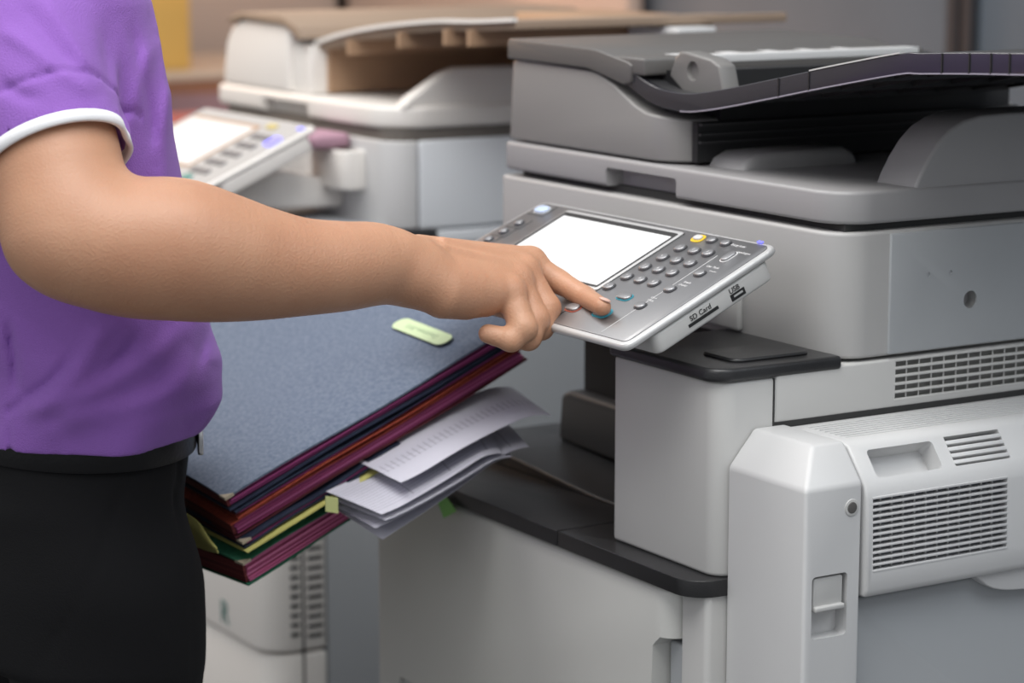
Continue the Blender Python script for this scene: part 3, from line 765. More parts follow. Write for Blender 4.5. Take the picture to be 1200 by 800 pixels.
def hand_sdf(P):
    pm = None
    for (mc, w0) in ((idx_pts[0], A3(490, 302, 2.32)), (mid_pts[0], A3(490, 309, 2.305)), (rng_pts[0], A3(488, 318, 2.288)), (lit_pts[0], A3(486, 326, 2.275))):
        c = cone(P, w0, mc, .0215, .0145); pm = c if pm is None else smin(pm, c, .012)
    pm = smin(pm, tube(P, [A3(492,326,2.275), A3(520,342,2.285), A3(545,346,2.300), A3(566,348,2.312)], [.0235,.0245,.0225,.0185]), .012)
    pm = smin(pm, cone(P, A3(500, 334, 2.32), A3(575, 346, 2.355), .022, .016), .016)
    for q, r_ in ((idx_pts[0], .0152), (mid_pts[0], .0150), (rng_pts[0], .0148), (lit_pts[0], .0140)):
        pm = smin(pm, np.linalg.norm(P-(q+upn*.0010), axis=1)-r_, .005)
    F = None
    for pts, rs in ((idx_pts, idx_r), (mid_pts, (.0138,.0135,.0120,.0092)), (rng_pts, (.0138,.0133,.0120,.0092)), (lit_pts, (.0135,.0130,.0108,.0090)), (thb_pts, (.014,.0125,.0115,.0085))):
        c = chain(P, pts, rs, .004)
        F = c if F is None else smin(F, c, .0016)
    pm = smin(pm, cone(P, A3(512, 296, 2.325), idx_pts[0], .0115, .0150), .006)
    # tendon ridges on the back of the hand and creases over the finger joints
    for q, w0 in ((mid_pts[0], A3(520, 300, 2.315)), (rng_pts[0], A3(520, 308, 2.30))):
        pm = smin(pm, cone(P, w0+upn*.013, q+upn*.011, .0045, .0045), .005)
    d_ = smin(pm, F, .0045)
    for (p_, ax, rr_) in ((idx_pts[1], idx_pts[2]-idx_pts[0], .0112),(idx_pts[2], idx_pts[3]-idx_pts[1], .0098)):
        ax = ax/np.linalg.norm(ax); q = (P-p_)@ax; near = np.linalg.norm(P-p_, axis=1) < .018
        d_ = d_ + near*(.00045*np.exp(-((q)/.0011)**2)+.0003*np.exp(-((q-.003)/.0009)**2)+.0003*np.exp(-((q+.003)/.0009)**2))
    return d_
def reach_sdf(P):
    return smin(arm_sdf(P), hand_sdf(P), .014)
EB = np.array(EL)
allp = np.array([SH, EL, WR, T_, *mid_pts, *lit_pts, *thb_pts])
lo_ = allp.min(0)-.085; hi_ = allp.max(0)+.085
part_arm = sdf_mesh(reach_sdf, lo_, hi_, .0017)
# rest of the body, coarser, all under clothing except neck, head, left hand
HD = np.array([PX, RGa[-1,2]+.04, 1.545])
LS = np.array([PX-.185, SHY, 1.315]); LE = np.array([PX-.235, SHY-.01, 1.06]); LW = np.array([-.60, -.40, .745]); LH = np.array([-.575, -.30, .775])
def core_sdf(P):
    d_ = torso_sdf(P, -.012)
    d_ = np.maximum(d_, RGa[0,0]+.02-P[:,2]); d_ = np.maximum(d_, P[:,2]-1.40)
    d_ = smin(d_, cone(P, SH, LS, .055, .055), .04)
    d_ = smin(d_, cone(P, (PX, SHY-.005, 1.33), (PX, SHY+.02, 1.47), .058, .052), .03)
    h = P-HD; sk = np.sqrt((h[:,0]/.074)**2+((h[:,1]+.012)/.094)**2+((h[:,2]-.02)/.105)**2); sk = (sk-1)*.074
    jw = np.sqrt((h[:,0]/.056)**2+((h[:,1]-.030)/.062)**2+((h[:,2]+.055)/.058)**2); jw = (jw-1)*.056
    hd = smin(sk, jw, .03)
    hd = smin(hd, cone(P, HD+(0,.086,.02), HD+(0,.100,-.018), .008, .013), .012)       # nose
    for s_ in (-1, 1):
        hd = smin(hd, cone(P, HD+(s_*.074,-.005,.012), HD+(s_*.074,-.002,-.028), .013, .009), .006)   # ears
        hd = np.maximum(hd, -(np.linalg.norm(P-(HD+(s_*.031,.094,.014)), axis=1)-.012))                # sockets
    hd = smin(hd, cone(P, HD+(-.02,.083,-.052), HD+(.02,.083,-.052), .007, .007), .008)              # lips
    hd = np.maximum(hd, -cone(P, HD+(-.02,.092,-.052), HD+(.02,.092,-.052), .0018, .0018))
    d_ = smin(d_, hd, .02)
    d_ = smin(d_, chain(P, [LS, LE, LW], [.055,.050,.030], .03), .03)
    return d_
def lhand_sdf(P):
    d_ = cone(P, LW, LH, .028, .022)
    ex = np.array([1.,0,0]); ly = np.array([0,.93,.36])
    for k in range(4):
        b = LH+ex*(-.03+.021*k)+ly*.01
        d_ = smin(d_, cone(P, LH-ly*.05, b, .02, .011), .008)
        pts = [b, b+ly*.035+ex*.002, b+ly*.055+ex*.002, b+ly*.072+ex*.002]
        d_ = smin(d_, chain(P, pts, (.0105,.0095,.0085,.0075)), .003)
    d_ = smin(d_, chain(P, [LH-ly*.05+ex*.02, LH-ly*.01+ex*.055, LH+ly*.02+ex*.07], (.014,.011,.009)), .008)
    return d_
SKIN = mat('warm tan skin', (.52,.285,.175), .46, bump=.5, bscale=420, sss=.12, sssr=(1,.4,.25), col2=(.44,.22,.13), vscale=11)
part_core = sdf_mesh(core_sdf, (-.80,-.85,.70), (-.20,-.30,1.70), .005)
part_lh = sdf_mesh(lhand_sdf, LW.clip(max=LH)-.09, LW.clip(min=LH)+.13, .003)
person = thing('person', (PX, -.62, 0), 'person in a purple polo shirt and black trousers reaching out to press a panel key', 'person')
body = npmesh('body', [part_arm, part_core, part_lh], SKIN); attach(body, person)
# index fingernail
nd = np.array(T_)-np.array(idx_pts[2]); nd /= np.linalg.norm(nd)
nu_ = upn*.8-fwn*.35+rtn*.35; nu_ -= nd*(nu_@nd); nu_ /= np.linalg.norm(nu_); ns = np.cross(nd, nu_)
cN = np.array(T_)+nd*.0005+nu_*.0068
def nail(P):
    q = P-cN; a_ = q@nd; b2_ = q@nu_; c = q@ns
    return (np.sqrt((a_/.0072)**2+((b2_)/.0020)**2+(c/.0056)**2)-1)*.002
nm = sdf_mesh(nail, cN-.010, cN+.010, .0005)
nl = npmesh('fingernail', [nm], mat('pale pink nail', (.66,.42,.34), .3)); attach(nl, body)

# ------------------------------------------------------------------ shirt
SHIRT = mat('purple pique cotton', (.275,.120,.47), .85, bump=.8, bscale=700, sheen=.08, col2=(.245,.10,.43), vscale=5)
e0 = SH+axis_s*0
def sleeve_d(P):
    L_ = np.linalg.norm(HM-SH); t = (P-SH)@axis_s
    rad = np.interp(t, [-.05, 0, L_*.5, L_], [.084, .087, .082, .0672])
    D = P-SH-t[:,None]*axis_s; r = np.linalg.norm(D, axis=1)
    ang = np.arctan2(D@upn, D@fwn)
    r = r - .0022*np.sin(ang*3+t*30+1)*np.clip(t/L_,0,1) + .0012*np.sin(ang*5-t*50)
    return np.maximum(np.maximum(r-rad, t-L_), -t-.02), r, t, L_
FOLDS = [ # fold lines: (points on the cloth as seen), half width px, height m
 ([(182,40),(166,90),(152,150),(146,200)], 9, .0035), ([(203,85),(192,140),(180,195)], 8, .003), ([(150,20),(162,70),(176,130),(184,190)], 7, -.003),
 ([(128,372),(112,402),(88,440),(50,474),(20,492)], 12, .005), ([(220,372),(192,408),(142,444),(84,468),(20,480)], 12, .005),
 ([(262,400),(230,438),(184,468),(120,484),(60,494)], 14, .005), ([(8,370),(17,425),(19,462)], 5, -.006), ([(0,490),(12,481),(28,469),(62,444),(88,412)], 6, -.005),
 ([(165,380),(150,410),(118,438)], 7, -.004), ([(242,378),(235,420),(222,466)], 8, -.003), ([(11,478),(12,532)], 2.2, -.0025),
 ([(-10,28),(35,55),(84,92),(118,112)], 10, .0035), ([(48,-5),(82,42),(112,92)], 8, .0035), ([(-10,88),(25,112),(60,116)], 8, -.0035), ([(20,-5),(60,50),(95,84)], 8, -.003)]
def fold_disp(P):
    q = P-np.array(CAM); z = q@fwn; u = 600+FPX*(q@rtn)/z; v = 400-FPX*(q@upn)/z
    d_ = np.zeros(len(P))
    for pts, w_, amp in FOLDS:
        c = [(p_.x, p_.y) for p_ in cr([(a_, b_, 0) for a_, b_ in pts], 4)]
        m = np.full(len(P), 1e9)
        for i in range(len(c)-1):
            ax, ay = c[i]; bx_, by_ = c[i+1]; dx, dy = bx_-ax, by_-ay; L2 = dx*dx+dy*dy
            t = np.clip(((u-ax)*dx+(v-ay)*dy)/L2, 0, 1); m = np.minimum(m, (u-ax-t*dx)**2+(v-ay-t*dy)**2)
        ln = np.clip(np.hypot(u-c[0][0], v-c[0][1])/25, 0, 1)*np.clip(np.hypot(u-c[-1][0], v-c[-1][1])/25, 0, 1) if w_ > 3 else 1
        d_ += amp*np.exp(-m/(w_*w_))*ln
    return np.where(z < 2.52, d_, 0)
def shirt_sdf(P):
    d_ = torso_sdf(P, 0, True)
    d_ = np.maximum(d_, HEMZ-P[:,2]); d_ = np.maximum(d_, P[:,2]-1.405)
    s1, r, t, L_ = sleeve_d(P)
    sh = cone(P, (PX+.02, SHY, 1.315), SH, .075, .080)
    d_ = smin(d_, sh, .03)
    d_ = smin(d_, s1, .012)
    # cuff seam: slight step
    d_ = d_ + .0030*np.exp(-((t-(L_-.036))/.0025)**2)*(np.abs(s1) < .03)
    d_ = smin(d_, chain(P, [(PX-.02, SHY, 1.315), LS, LS+(LE-LS)*.62], [.075,.078,.072], .03), .02)
    if len(P) == 1 or np.abs(d_).min() < .02: d_ = d_ - fold_disp(P)
    # hollow sleeve ends, neck opening
    d_ = np.maximum(d_, -np.maximum(r-.0630, (L_-.007)-t))
    d_ = np.maximum(d_, -cone(P, (PX, SHY+.015, 1.38), (PX, SHY+.03, 1.5), .062, .07))
    return d_
shm = sdf_mesh(shirt_sdf, (-.86,-.90,.78), (-.13,-.36,1.46), .0032)
shirt = npmesh('polo_shirt', [shm], SHIRT); attach(shirt, person)
# white band at the sleeve hem
bm = bmesh.new(); tt = Vector(axis_s); o1 = tt.orthogonal().normalized(); o2 = tt.cross(o1); n = 64
hmv = Vector(HM); rngs = []
for (dt, rad) in ((-.001,.0690),(.000,.0704),(.010,.0696),(.0105,.0668),(.009,.0650),(-.001,.0650)):
    ring = []
    for i in range(n):
        a_ = 2*PI*i/n; dv = o1*math.cos(a_)+o2*math.sin(a_); D = dv
        an = math.atan2(D.dot(UP), D.dot(FW)); w = .0022*math.sin(an*3+.2*30+1)
        ring.append(bm.verts.new(hmv+tt*dt+dv*(rad+w)))
    rngs.append(ring)
for k in range(len(rngs)):
    A, B = rngs[k], rngs[(k+1)%len(rngs)]
    for i in range(n): bm.faces.new((A[i],A[(i+1)%n],B[(i+1)%n],B[i]))
obj('sleeve_band', bm, mat('white ribbed cotton', (.78,.78,.8), .85, bump=.4, bscale=900), shirt, ang=80, label='white band at the sleeve hem')
# collar
bm = bmesh.new(); bmesh.ops.create_cone
def collar(u, v):
    a_ = -PI/2+.25+u*(2*PI-.5)+PI; r0 = .066+.014*v
    return Vector((PX+r0*math.cos(a_+0), SHY+.02+r0*1.0*math.sin(a_), 1.425-.03*v))
obj('collar', sheet_grid(bm, collar, 40, 4, .003), SHIRT, shirt)

# ------------------------------------------------------------------ trousers, belt, shoes
TRS = mat('black wool trousers', (.0045,.0045,.0055), .85, bump=.4, bscale=500, spec=.25)
wv = [(545,228,.155,.105),(600,224,.163,.112),(680,223,.170,.114),(800,222,.174,.116)]
WG = []
for q in wv:
    cy, z = solve_ring(*q); WG.append((z, PX, cy, q[2], q[3]))
WG = [(a0+.028, b0, c0, d0, e0) for a0, b0, c0, d0, e0 in WG]; WG.sort(); WGa = np.array(WG); wy = WGa[-1,2]; wz = WGa[-1,0]
def trs_sdf(P):
    z = P[:,2]
    cy = np.interp(z, WGa[:,0], WGa[:,2]); hx = np.interp(z, WGa[:,0], WGa[:,3]); hy = np.interp(z, WGa[:,0], WGa[:,4])
    x = P[:,0]-PX; y = P[:,1]-cy; r = np.sqrt((x/hx)**2+(y/hy)**2); d_ = (r-1)*.11
    d_ = np.maximum(d_, z-(wz+.028)); d_ = np.maximum(d_, .64-z)
    # pleats and pocket
    d_ = d_ + .0035*np.exp(-((y-.060+(z-wz)*.08)/.0035)**2)*(x > .05) + .0030*np.exp(-((y-.005-(z-wz)*.42)/.003)**2)*(x > 0)*np.clip((wz-z)/.02,0,1)*np.clip((z-wz+.2)/.05,0,1)
    for s_ in (-1, 1):
        lg = chain(P, [(PX+s_*.085, wy-.005, .70), (PX+s_*.095, wy+.0, .42), (PX+s_*.10, wy-.02, .07)], [.096,.078,.068], .03)
        lg = np.maximum(lg, .055-z)
        d_ = smin(d_, lg, .028)
    w = np.sin(z*34+y*30+x*12)*.0016
    return d_-w
tm = sdf_mesh(trs_sdf, (-.72,-.88,.03), (-.22,-.40,.86), .006)
trs = npmesh('trousers', [tm], TRS); attach(trs, person)
def ring_band(name, z0, z1, grow, m, par, th_=.003):
    cy = wy; bm = bmesh.new(); n = 72; hx = .1565+grow; hy = .1065+grow; R_ = []
    for (z, g) in ((z0,0),(z0,th_),(z1,th_),(z1,0)):
        R_.append([bm.verts.new((PX+(hx+g)*math.cos(2*PI*i/n), cy+(hy+g)*math.sin(2*PI*i/n), z)) for i in range(n)])
    for k in range(4):
        A, B = R_[k], R_[(k+1)%4]
        for i in range(n): bm.faces.new((A[i],A[(i+1)%n],B[(i+1)%n],B[i]))
    return obj(name, bm, m, par, bev=.0006, seg=2)
LEA = mat('black glossy leather', (.004,.004,.005), .4, spec=.3, bump=.3, bscale=250)
belt = ring_band('belt', wz-.002, wz+.030, .0025, LEA, person)
tb0 = math.radians(62); Mb = Matrix.Translation((PX+.160*math.cos(tb0), wy+.110*math.sin(tb0), wz+.010)) @ Matrix.Rotation(math.atan2(.160*math.sin(tb0), .110*math.cos(tb0))-PI/2+PI, 4, 'Z')
obj('belt_buckle', prism(bmesh.new(), rrect(-.028, .028, -.020, .026, .005), 'y', -.0075, -.002, M=Mb), mat('polished chrome', (.75,.75,.76), .15, metal=1), belt, bev=.0015, label='chrome buckle')
for s_ in (-1, 1):
    def shoe(P, s_=s_):
        b = np.array([PX+s_*.10, wy-.02, 0])
        d_ = smin(cone(P, b+(0,-.04,.045), b+(0,.05,.045), .042, .044), cone(P, b+(0,.05,.036), b+(0,.16,.030), .044, .036), .03)
        return np.maximum(d_, .002-P[:,2])
    c = np.array([PX+s_*.10, wy+.04, .05]); sm = sdf_mesh(shoe, c-(.07,.17,.06), c+(.07,.19,.07), .005)
    so = npmesh('shoe', [sm], LEA); attach(so, person)
def hair(P):
    h = P-HD; sk = (np.sqrt((h[:,0]/.083)**2+((h[:,1]+.018)/.101)**2+((h[:,2]-.030)/.108)**2)-1)*.083
    cutf = np.maximum(h[:,1]-.055+(.06-h[:,2])*1.0, -1)
    sk = np.maximum(sk, np.minimum(h[:,1]-.02, 1)+(.045-h[:,2])*.8)
    return sk+.0015*np.sin(h[:,0]*260+h[:,2]*60)
hm = sdf_mesh(hair, HD-.14, HD+.16, .004)
ho = npmesh('hair', [hm], mat('black hair', (.012,.010,.009), .45)); attach(ho, person)

# ================================================================== folders held at the waist
tl = math.radians(23.0)
def frame(O, yaw, tilt=tl, roll=-.065):
    el = Vector((math.sin(yaw)*math.cos(tilt), math.cos(yaw)*math.cos(tilt), math.sin(tilt)))
    ew = Vector((math.cos(yaw), -math.sin(yaw), math.sin(roll)))
    ew = (ew - el*ew.dot(el)).normalized(); n_ = ew.cross(el)
    return Matrix(((ew.x,el.x,n_.x,O[0]),(ew.y,el.y,n_.y,O[1]),(ew.z,el.z,n_.z,O[2]),(0,0,0,1)))
def cloth_cover(name, c1, c2, s1=60, s2=3):
    return mat(name, c1, .85, bump=.5, bscale=500, col2=c2, vscale=s1)
BLUE = cloth_cover('faded blue cloth', (.085,.115,.175), (.155,.19,.25), 240)
NAVY = cloth_cover('navy cover', (.010,.015,.04), (.02,.03,.06))
ORNG = cloth_cover('orange red cover edge', (.38,.07,.03), (.25,.03,.02), 200)
DRED = cloth_cover('dark red cover', (.10,.012,.02), (.06,.01,.015))
GREEN = cloth_cover('bottle green cloth', (.012,.10,.05), (.02,.14,.08), 150)
YELL = cloth_cover('olive yellow card', (.56,.54,.17), (.50,.47,.14), 20)
WORN = mat('worn tan corner', (.42,.36,.27), .9, bump=.5)
def pagemat(name, c1, c2, c3):
    m = bpy.data.materials.new(name); m.use_nodes = True; nt = m.node_tree; b = nt.nodes['Principled BSDF']
    tc = nt.nodes.new('ShaderNodeTexCoord'); mp = nt.nodes.new('ShaderNodeMapping'); mp.inputs['Scale'].default_value = (3, 1.5, 420)
    n = nt.nodes.new('ShaderNodeTexNoise'); n.inputs['Scale'].default_value = 1; n.inputs['Detail'].default_value = 3
    cr_ = nt.nodes.new('ShaderNodeValToRGB'); e = cr_.color_ramp.elements; e[0].position = .35; e[0].color = (*c1,1); e[1].position = .65; e[1].color = (*c3,1)
    x = cr_.color_ramp.elements.new(.5); x.color = (*c2,1)
    nt.links.new(tc.outputs['Object'], mp.inputs['Vector']); nt.links.new(mp.outputs[0], n.inputs['Vector']); nt.links.new(n.outputs['Fac'], cr_.inputs['Fac'])
    nt.links.new(cr_.outputs['Color'], b.inputs['Base Color']); b.inputs['Roughness'].default_value = .8
    return m
PURP = pagemat('purple page edges', (.08,.010,.045), (.27,.035,.15), (.36,.07,.22))
MAG = pagemat('magenta page edges', (.10,.01,.035), (.34,.05,.17), (.55,.17,.35))
PNK = pagemat('pink page edges', (.20,.02,.05), (.52,.12,.27), (.70,.25,.42))
REDP = pagemat('shaded red page edges', (.05,.004,.006), (.12,.012,.015), (.17,.03,.03))
FOLD = 'document folders held against the waist'
def local_obj(name, bm, m, root, par, M, **k):
    """mesh authored in the folder's own frame, object placed by the frame so page textures follow it"""
    o = obj(name, bm, m, None, **k)
    return o
def folder(label, O, yaw, W, L, T, cov_top, cov_bot, pages, tilt=tl, ct=.0016, worn=True, spine=None, lift=0, pw=None):
    M = frame(O, yaw, tilt)
    root = thing('document_folder', O, label, 'folder', FOLD)
    root.rotation_euler = M.to_euler()
    def part(name, bm, m, parent=None, **k):
        o = obj(name, bm, m, None, **k); o.parent = parent or root
        return o
    # local: x = toward viewer-right(+x world), y = length, z up. box spans x -W..0, y 0..L, z -T..0
    def cov(z0, lip): 
        def f(u, v):
            x = -W+W*u; y = L*v
            z = z0 + lift*math.sin(u*2.2)*.004 - .0035*max(0,(u-.8)/.2)**2*lip + .0012*math.sin(v*9+z0*90)
            return Vector((x, y, z))
        return f
    bm = sheet_grid(bmesh.new(), cov(-ct/2, 1), 20, 16, ct); ctp = part('cover_top', bm, cov_top, bev=0)
    bm = sheet_grid(bmesh.new(), cov(-T+ct/2, 0), 12, 12, ct); cb = part('cover_bottom', bm, cov_bot, bev=0)
    # page block, slightly fanned in several signatures
    bm = bmesh.new(); ns_ = max(2, int((T-2*ct)/.0030)); z = -T+ct+.0003; hh = (T-2*ct-.004)/ns_
    for k_ in range(ns_):
        dx = random.uniform(-.006, -.001); dy = random.uniform(-.003, .004)
        bx(bm, -W+.006, dx, .004+random.uniform(0,.002), L-.004+dy, z, z+hh*.9); z += hh
    part('pages', bm, pages)
    part('page_ends', box(-W+.006, -.004, .0012, .0045, -T+ct+.0002, -ct-.0045), REDP)  # short end gets less light; that shade is put into the darker red
    sp3 = part('spine', prism(bmesh.new(), rrect(-W+.001, -W+.005, -T+.001, -.001, .0015), 'y', .002, L-.002), spine or cov_bot)
    if worn:
        bm = bmesh.new()
        prism(bm, [(.0006,-.0006),(-.012,-.0006),(-.007,.003),(.0006,.010)], 'z', -ct-.004, -.0030+.0002)
        part('worn_corner', bm, WORN, ctp, label='worn tan corner')
    return root, M, part
Of = Vector(on(262, 580, 'x', -.40))
nrm = frame(Of, 0).to_3x3() @ Vector((0,0,1))
elv = frame(Of, 0).to_3x3() @ Vector((0,1,0))
def stackO(depth, dl=0, dx=0): return Of - nrm*depth + elv*dl + Vector((dx,0,0))
f1, MF1, part1 = folder('faded blue cloth folder on top of the held stack, pale green label', stackO(0), 0, .43, .372, .0180, BLUE, NAVY, PURP, ct=.0020, lift=0)
# label window
def fl(u, v):
    Mi = MF1.inverted(); o, d_ = Mi@CAM, Mi.to_3x3()@ray(u, v); t = (.0-o.z)/d_.z; q = o+d_*t; return q.x, q.y
la, lbq = fl(463,383.5), fl(529,399.5)
cx_, cy_ = (la[0]+lbq[0])/2, (la[1]+lbq[1])/2
lw = abs(lbq[0]-la[0])/2+.003
LAB = mat('pale green label', (.55,.68,.40), .6)
def lz(u_): return .004*math.sin(u_*2.2)
lz0 = .0012*math.sin(cy_/.372*9-.0015*90)+.0022
lab = part1('folder_label', prism(bmesh.new(), rrect(cx_-lw, cx_+lw, cy_-.0105, cy_+.0105, .0100), 'z', lz0-.0004, lz0+.0006), LAB, label='pale green rounded label')
t_ = text('lettering', 'Document 2015', .0095, Matrix.Translation((cx_, cy_, lz0+.0006)) @ Matrix.Rotation(PI, 4, 'Z'), mat('faint green print', (.30,.42,.25), .6), None); t_.parent = lab
f2_, MF2, _ = folder('navy covered folder with orange red edges, second from the top of the stack', stackO(.0185, .004, .002), -.02, .40, .362, .011, NAVY, ORNG, PURP, worn=False)
f3_, MF3, _ = folder('dark red folder thick with magenta pages, directly above the printed sheets', stackO(.0300, -.004, -.004), -.01, .40, .372, .0195, ORNG, DRED, MAG, worn=False)
f4_, MF4, _ = folder('thin navy folder with a frayed tan corner resting on the yellow folder', stackO(.0505, -.002, .004), -.05, .36, .20, .010, NAVY, NAVY, PURP)
f6_, MF6, _ = folder('bottle green cloth folder with pink pages, bottom of the stack', stackO(.0700, -.010, .006), -.24, .33, .285, .029, GREEN, GREEN, PNK, tilt=math.radians(17), spine=REDP)
# red page block at the short end of the folders
# yellow folder between navy and green
M5 = frame(stackO(.0610, -.002, .006), -.05)
def yel(u, v):
    x = -.32+.325*u; y = -.002+.215*v
    return M5 @ Vector((x, y, -.0012-.005*math.sin(v*1.4)*max(0,(u-.5)) - .004*math.sin(u*3)*(1-v)))
yf = thing('card_folder', stackO(.0610), 'olive yellow card folder sagging between the frayed navy and green folders', 'folder', FOLD)
yo = obj('card', sheet_grid(bmesh.new(), yel, 24, 20, .0012), YELL, yf, ang=60)
ytop = [(192,588),(205,594),(216,600),(232,611),(243,627),(254,642)]; ybot = [(192,631),(205,634),(216,637),(232,641),(243,645),(256,648)]
def yflap(u, v):
    a_ = cr([(p_[0], p_[1], 0) for p_ in ytop], 6); b2_ = cr([(p_[0], p_[1], 0) for p_ in ybot], 6)
    k = min(u*(len(a_)-1), len(a_)-1.001); i0 = int(k); f = k-i0
    A = a_[i0].lerp(a_[i0+1], f); B = b2_[i0].lerp(b2_[i0+1], f)
    p_ = A.lerp(B, v); P = on(p_.x, p_.y, 'y', -.450+.004*math.sin(u*2.6)-.002*math.sin(v*3)); return P
obj('folded_flap', sheet_grid(bmesh.new(), yflap, 24, 8, .0012), YELL, yf, ang=60)

# ------------------------------------------------------------------ loose printed sheets
def papermat(name, lines):
    m = bpy.data.materials.new(name); m.use_nodes = True; nt = m.node_tree; b = nt.nodes['Principled BSDF']
    b.inputs['Roughness'].default_value = .75; base = (.60,.60,.68,1)
    b.inputs['Base Color'].default_value = base
    uv = nt.nodes.new('ShaderNodeUVMap')
    if lines:
        br = nt.nodes.new('ShaderNodeTexBrick'); br.offset = 0; br.inputs['Scale'].default_value = 1
        br.inputs['Color1'].default_value = base; br.inputs['Color2'].default_value = base; br.inputs['Mortar'].default_value = (.30,.30,.36,1)
        br.inputs['Mortar Size'].default_value = .0024 if lines == 1 else .004; br.inputs['Brick Width'].default_value = .034 if lines == 1 else .3; br.inputs['Row Height'].default_value = .095 if lines == 1 else .06
        nt.links.new(uv.outputs[0], br.inputs['Vector'])
        sx = nt.nodes.new('ShaderNodeSeparateXYZ'); nt.links.new(uv.outputs[0], sx.inputs[0])
        r1 = nt.nodes.new('ShaderNodeMath'); r1.operation = 'GREATER_THAN'; r1.inputs[1].default_value = .36 if lines == 1 else .1; nt.links.new(sx.outputs[1], r1.inputs[0])
        r2 = nt.nodes.new('ShaderNodeMath'); r2.operation = 'LESS_THAN'; r2.inputs[1].default_value = .56 if lines == 1 else .9; nt.links.new(sx.outputs[1], r2.inputs[0])
        mu = nt.nodes.new('ShaderNodeMath'); mu.operation = 'MULTIPLY'; nt.links.new(r1.outputs[0], mu.inputs[0]); nt.links.new(r2.outputs[0], mu.inputs[1])
        mx = nt.nodes.new('ShaderNodeMix'); mx.data_type = 'RGBA'; mx.inputs['A'].default_value = base
        nt.links.new(mu.outputs[0], mx.inputs['Factor']); nt.links.new(br.outputs['Color'], mx.inputs['B']); nt.links.new(mx.outputs['Result'], b.inputs['Base Color'])
    return m
PAP1, PAP2, PAP0 = papermat('printed table sheet', 1), papermat('printed text sheet', 2), papermat('plain sheet', 0)
def sheet(name, c, bend, m, label, th_=.0004, sag=0.0, n=28, curl=0):
    """c = corner Vectors: near-left, near-right, far-right, far-left"""
    def f(u, v):
        p = (c[0]*(1-u)+c[1]*u)*(1-v)+(c[3]*(1-u)+c[2]*u)*v
        return p + Vector((0,0,1))*(bend*math.sin(u*PI) + sag*math.sin(v*PI)) + Vector((0,0,1))*curl*max(0, (.22-u)/.22)**2*(1-.3*v) - Vector((0,0,1))*.010*max(0,(u-.78)/.22)**2
    bm = sheet_grid(bmesh.new(), f, n, 12, th_)
    o = obj(name, bm, m, None, ang=80)
    # uv from grid order
    me = o.data; uvl = me.uv_layers.new(name='UVMap')
    U = {}
    nvp = (n+1)*13
    for lp in me.loops:
        k = lp.vertex_index % nvp; uvl.data[lp.index].uv = ((k//13)/n, (k % 13)/12)
    tag(o, label, 'paper', 'loose sheets tucked into the folder stack'); return o
X = lambda u, v, x: Vector(on(u, v, 'x', x))
sheet('printed_sheet', [X(470,570,-.345), X(646,476,-.345), X(600,443,-.44), X(414,541,-.425)], .006, PAP1, 'white sheet printed with a table, topmost of the loose sheets, its left end curling', curl=.004)
sheet('printed_sheet', [X(447,606,-.335), X(588,520,-.335), X(560,470,-.47), X(382,578,-.40)], -.002, PAP2, 'printed sheet poking out left, just under the table sheet', curl=.003)
sheet('printed_sheet', [X(452,612,-.333), X(600,524,-.333), X(570,478,-.47), X(384,584,-.41)], -.003, PAP0, 'plain edged sheet second under the table sheet, ends level with the first', curl=.002)
sheet('printed_sheet', [X(440,620,-.343), X(620,512,-.335), X(585,474,-.47), X(388,592,-.42)], -.004, PAP2, 'sheet reaching furthest right beneath the table sheet, over the black tray', curl=.001)
sheet('printed_sheet', [X(448,632,-.35), X(600,524,-.35), X(570,488,-.48), X(396,598,-.43)], -.003, PAP0, 'lowest loose sheet, its corner hanging down in front of the white door')
# sticky flags
FLG = mat('bright green film', (.20,.55,.10), .4)
pf = X(518,590,0)
pfl = on(518, 590, 'y', -.158)
fgq = [on(512,585,'y',-.1695), on(522,580,'y',-.1687), on(535,599,'y',-.1690), on(520,607,'y',-.1665)]
fg = obj('sticky_flag', sheet_grid(bmesh.new(), lambda u, v: (fgq[0].lerp(fgq[3], u)).lerp(fgq[1].lerp(fgq[2], u), v), 6, 4, .0006), FLG, None)
tag(fg, 'small bright green sticky flag on the white copier door below the papers', 'sticky note')
tb = X(392,593,-.375)
tg = obj('paper_clip_tab', sheet_grid(bmesh.new(), lambda u, v: tb+Vector((.0,-.010+.014*u,.012-.016*v-.004*u)), 6, 6, .0008), mat('pale lime tab', (.62,.66,.28), .5), None)
tag(tg, 'small pale lime tab standing out between the yellow folder and the sheets', 'index tab')

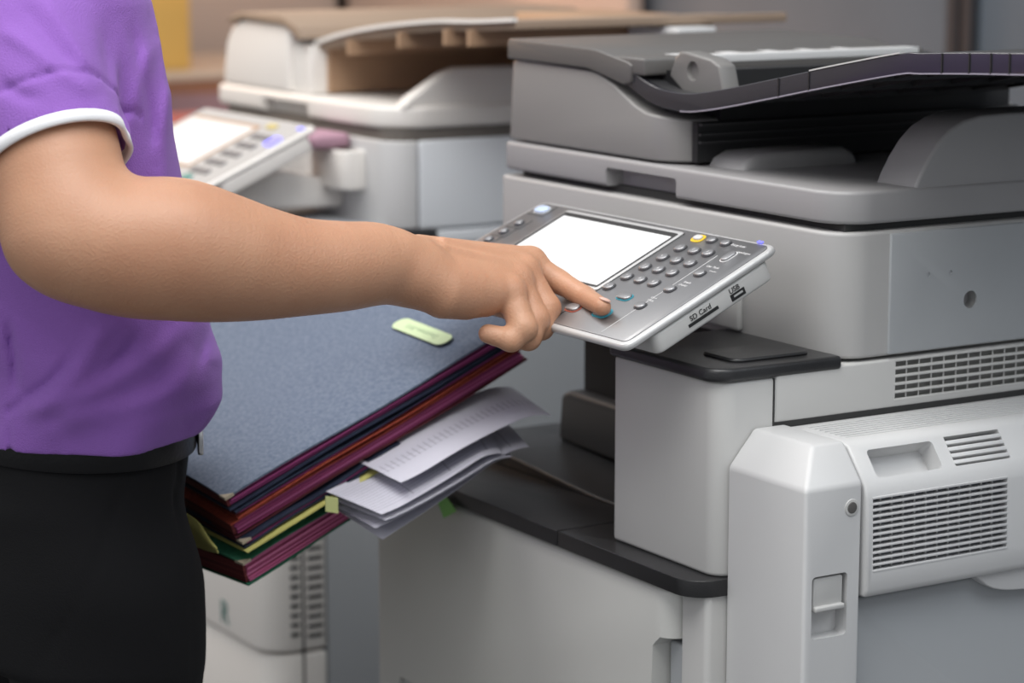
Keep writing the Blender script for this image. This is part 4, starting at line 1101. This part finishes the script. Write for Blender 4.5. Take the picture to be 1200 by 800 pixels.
# ================================================================== lights
def area(name, loc, target, size, power, col=(1,1,1), sy=None):
    l = bpy.data.lights.new(name, 'AREA'); l.energy = power; l.size = size; l.color = col
    if sy: l.shape = 'RECTANGLE'; l.size_y = sy
    o = bpy.data.objects.new(name, l); COL.objects.link(o); o.location = loc
    o.rotation_euler = (Vector(target)-Vector(loc)).to_track_quat('-Z', 'Y').to_euler(); return o
area('ceiling_light', (.4,-.75,2.7), (-.1,-.1,.8), 1.4, 42, (1,.99,.97), 1.4)
area('ceiling_light', (-1.4,-.7,2.7), (-1.3,.1,.8), 1.2, 34, (1,.97,.93), 1.2)
area('added_front_fill', (1.0,-2.9,2.3), (-.5,-.1,.6), 1.3, 13, (1,.99,.97))  # added fill to brighten the front faces, not a fixture of the office
area('ceiling_light', (1.6,.6,2.7), (0,.1,.8), 1.2, 19, (.9,.95,1), 1.2)
area('added_wall_glow', (-2.9,1.42,.35), (-2.9,1.66,1.2), .9, 22, (1,.62,.42), .25)  # added uplight hidden behind the copiers to warm the wall
pl_ = bpy.data.lights.new('added_warm_fill','POINT'); pl_.energy = 14; pl_.color = (1,.65,.45); pl_.shadow_soft_size = .12  # added warm point light, throws a glow on the left walls and desk
po_ = bpy.data.objects.new('added_warm_fill', pl_); COL.objects.link(po_); po_.location = (-3.5,1.2,1.85)
area('added_warm_fill', (-2.9,-.25,1.6), (-1.6,.3,1.1), .4, 9, (1,.6,.35))  # added warm light to tint the tops of the rear copier
w = bpy.data.worlds.new('world'); SC.world = w; w.use_nodes = True
w.node_tree.nodes['Background'].inputs[0].default_value = (.93,.96,1,1); w.node_tree.nodes['Background'].inputs[1].default_value = .62

# ================================================================== camera
cd = bpy.data.cameras.new('camera'); cd.sensor_width = 36; cd.sensor_fit = 'HORIZONTAL'; cd.lens = FPX*36/1200
co = bpy.data.objects.new('camera', cd); COL.objects.link(co)
co.matrix_world = Matrix(((RT.x,UP.x,-FW.x,CAM.x),(RT.y,UP.y,-FW.y,CAM.y),(RT.z,UP.z,-FW.z,CAM.z),(0,0,0,1)))
cd.dof.use_dof = True; cd.dof.focus_distance = 2.26; cd.dof.aperture_fstop = 4.4; cd.clip_start = .05
SC.camera = co
SC.view_settings.view_transform = 'Standard'; SC.view_settings.look = 'None'; SC.view_settings.exposure = -.22; SC.view_settings.gamma = 1
SC.view_settings.use_curve_mapping = False
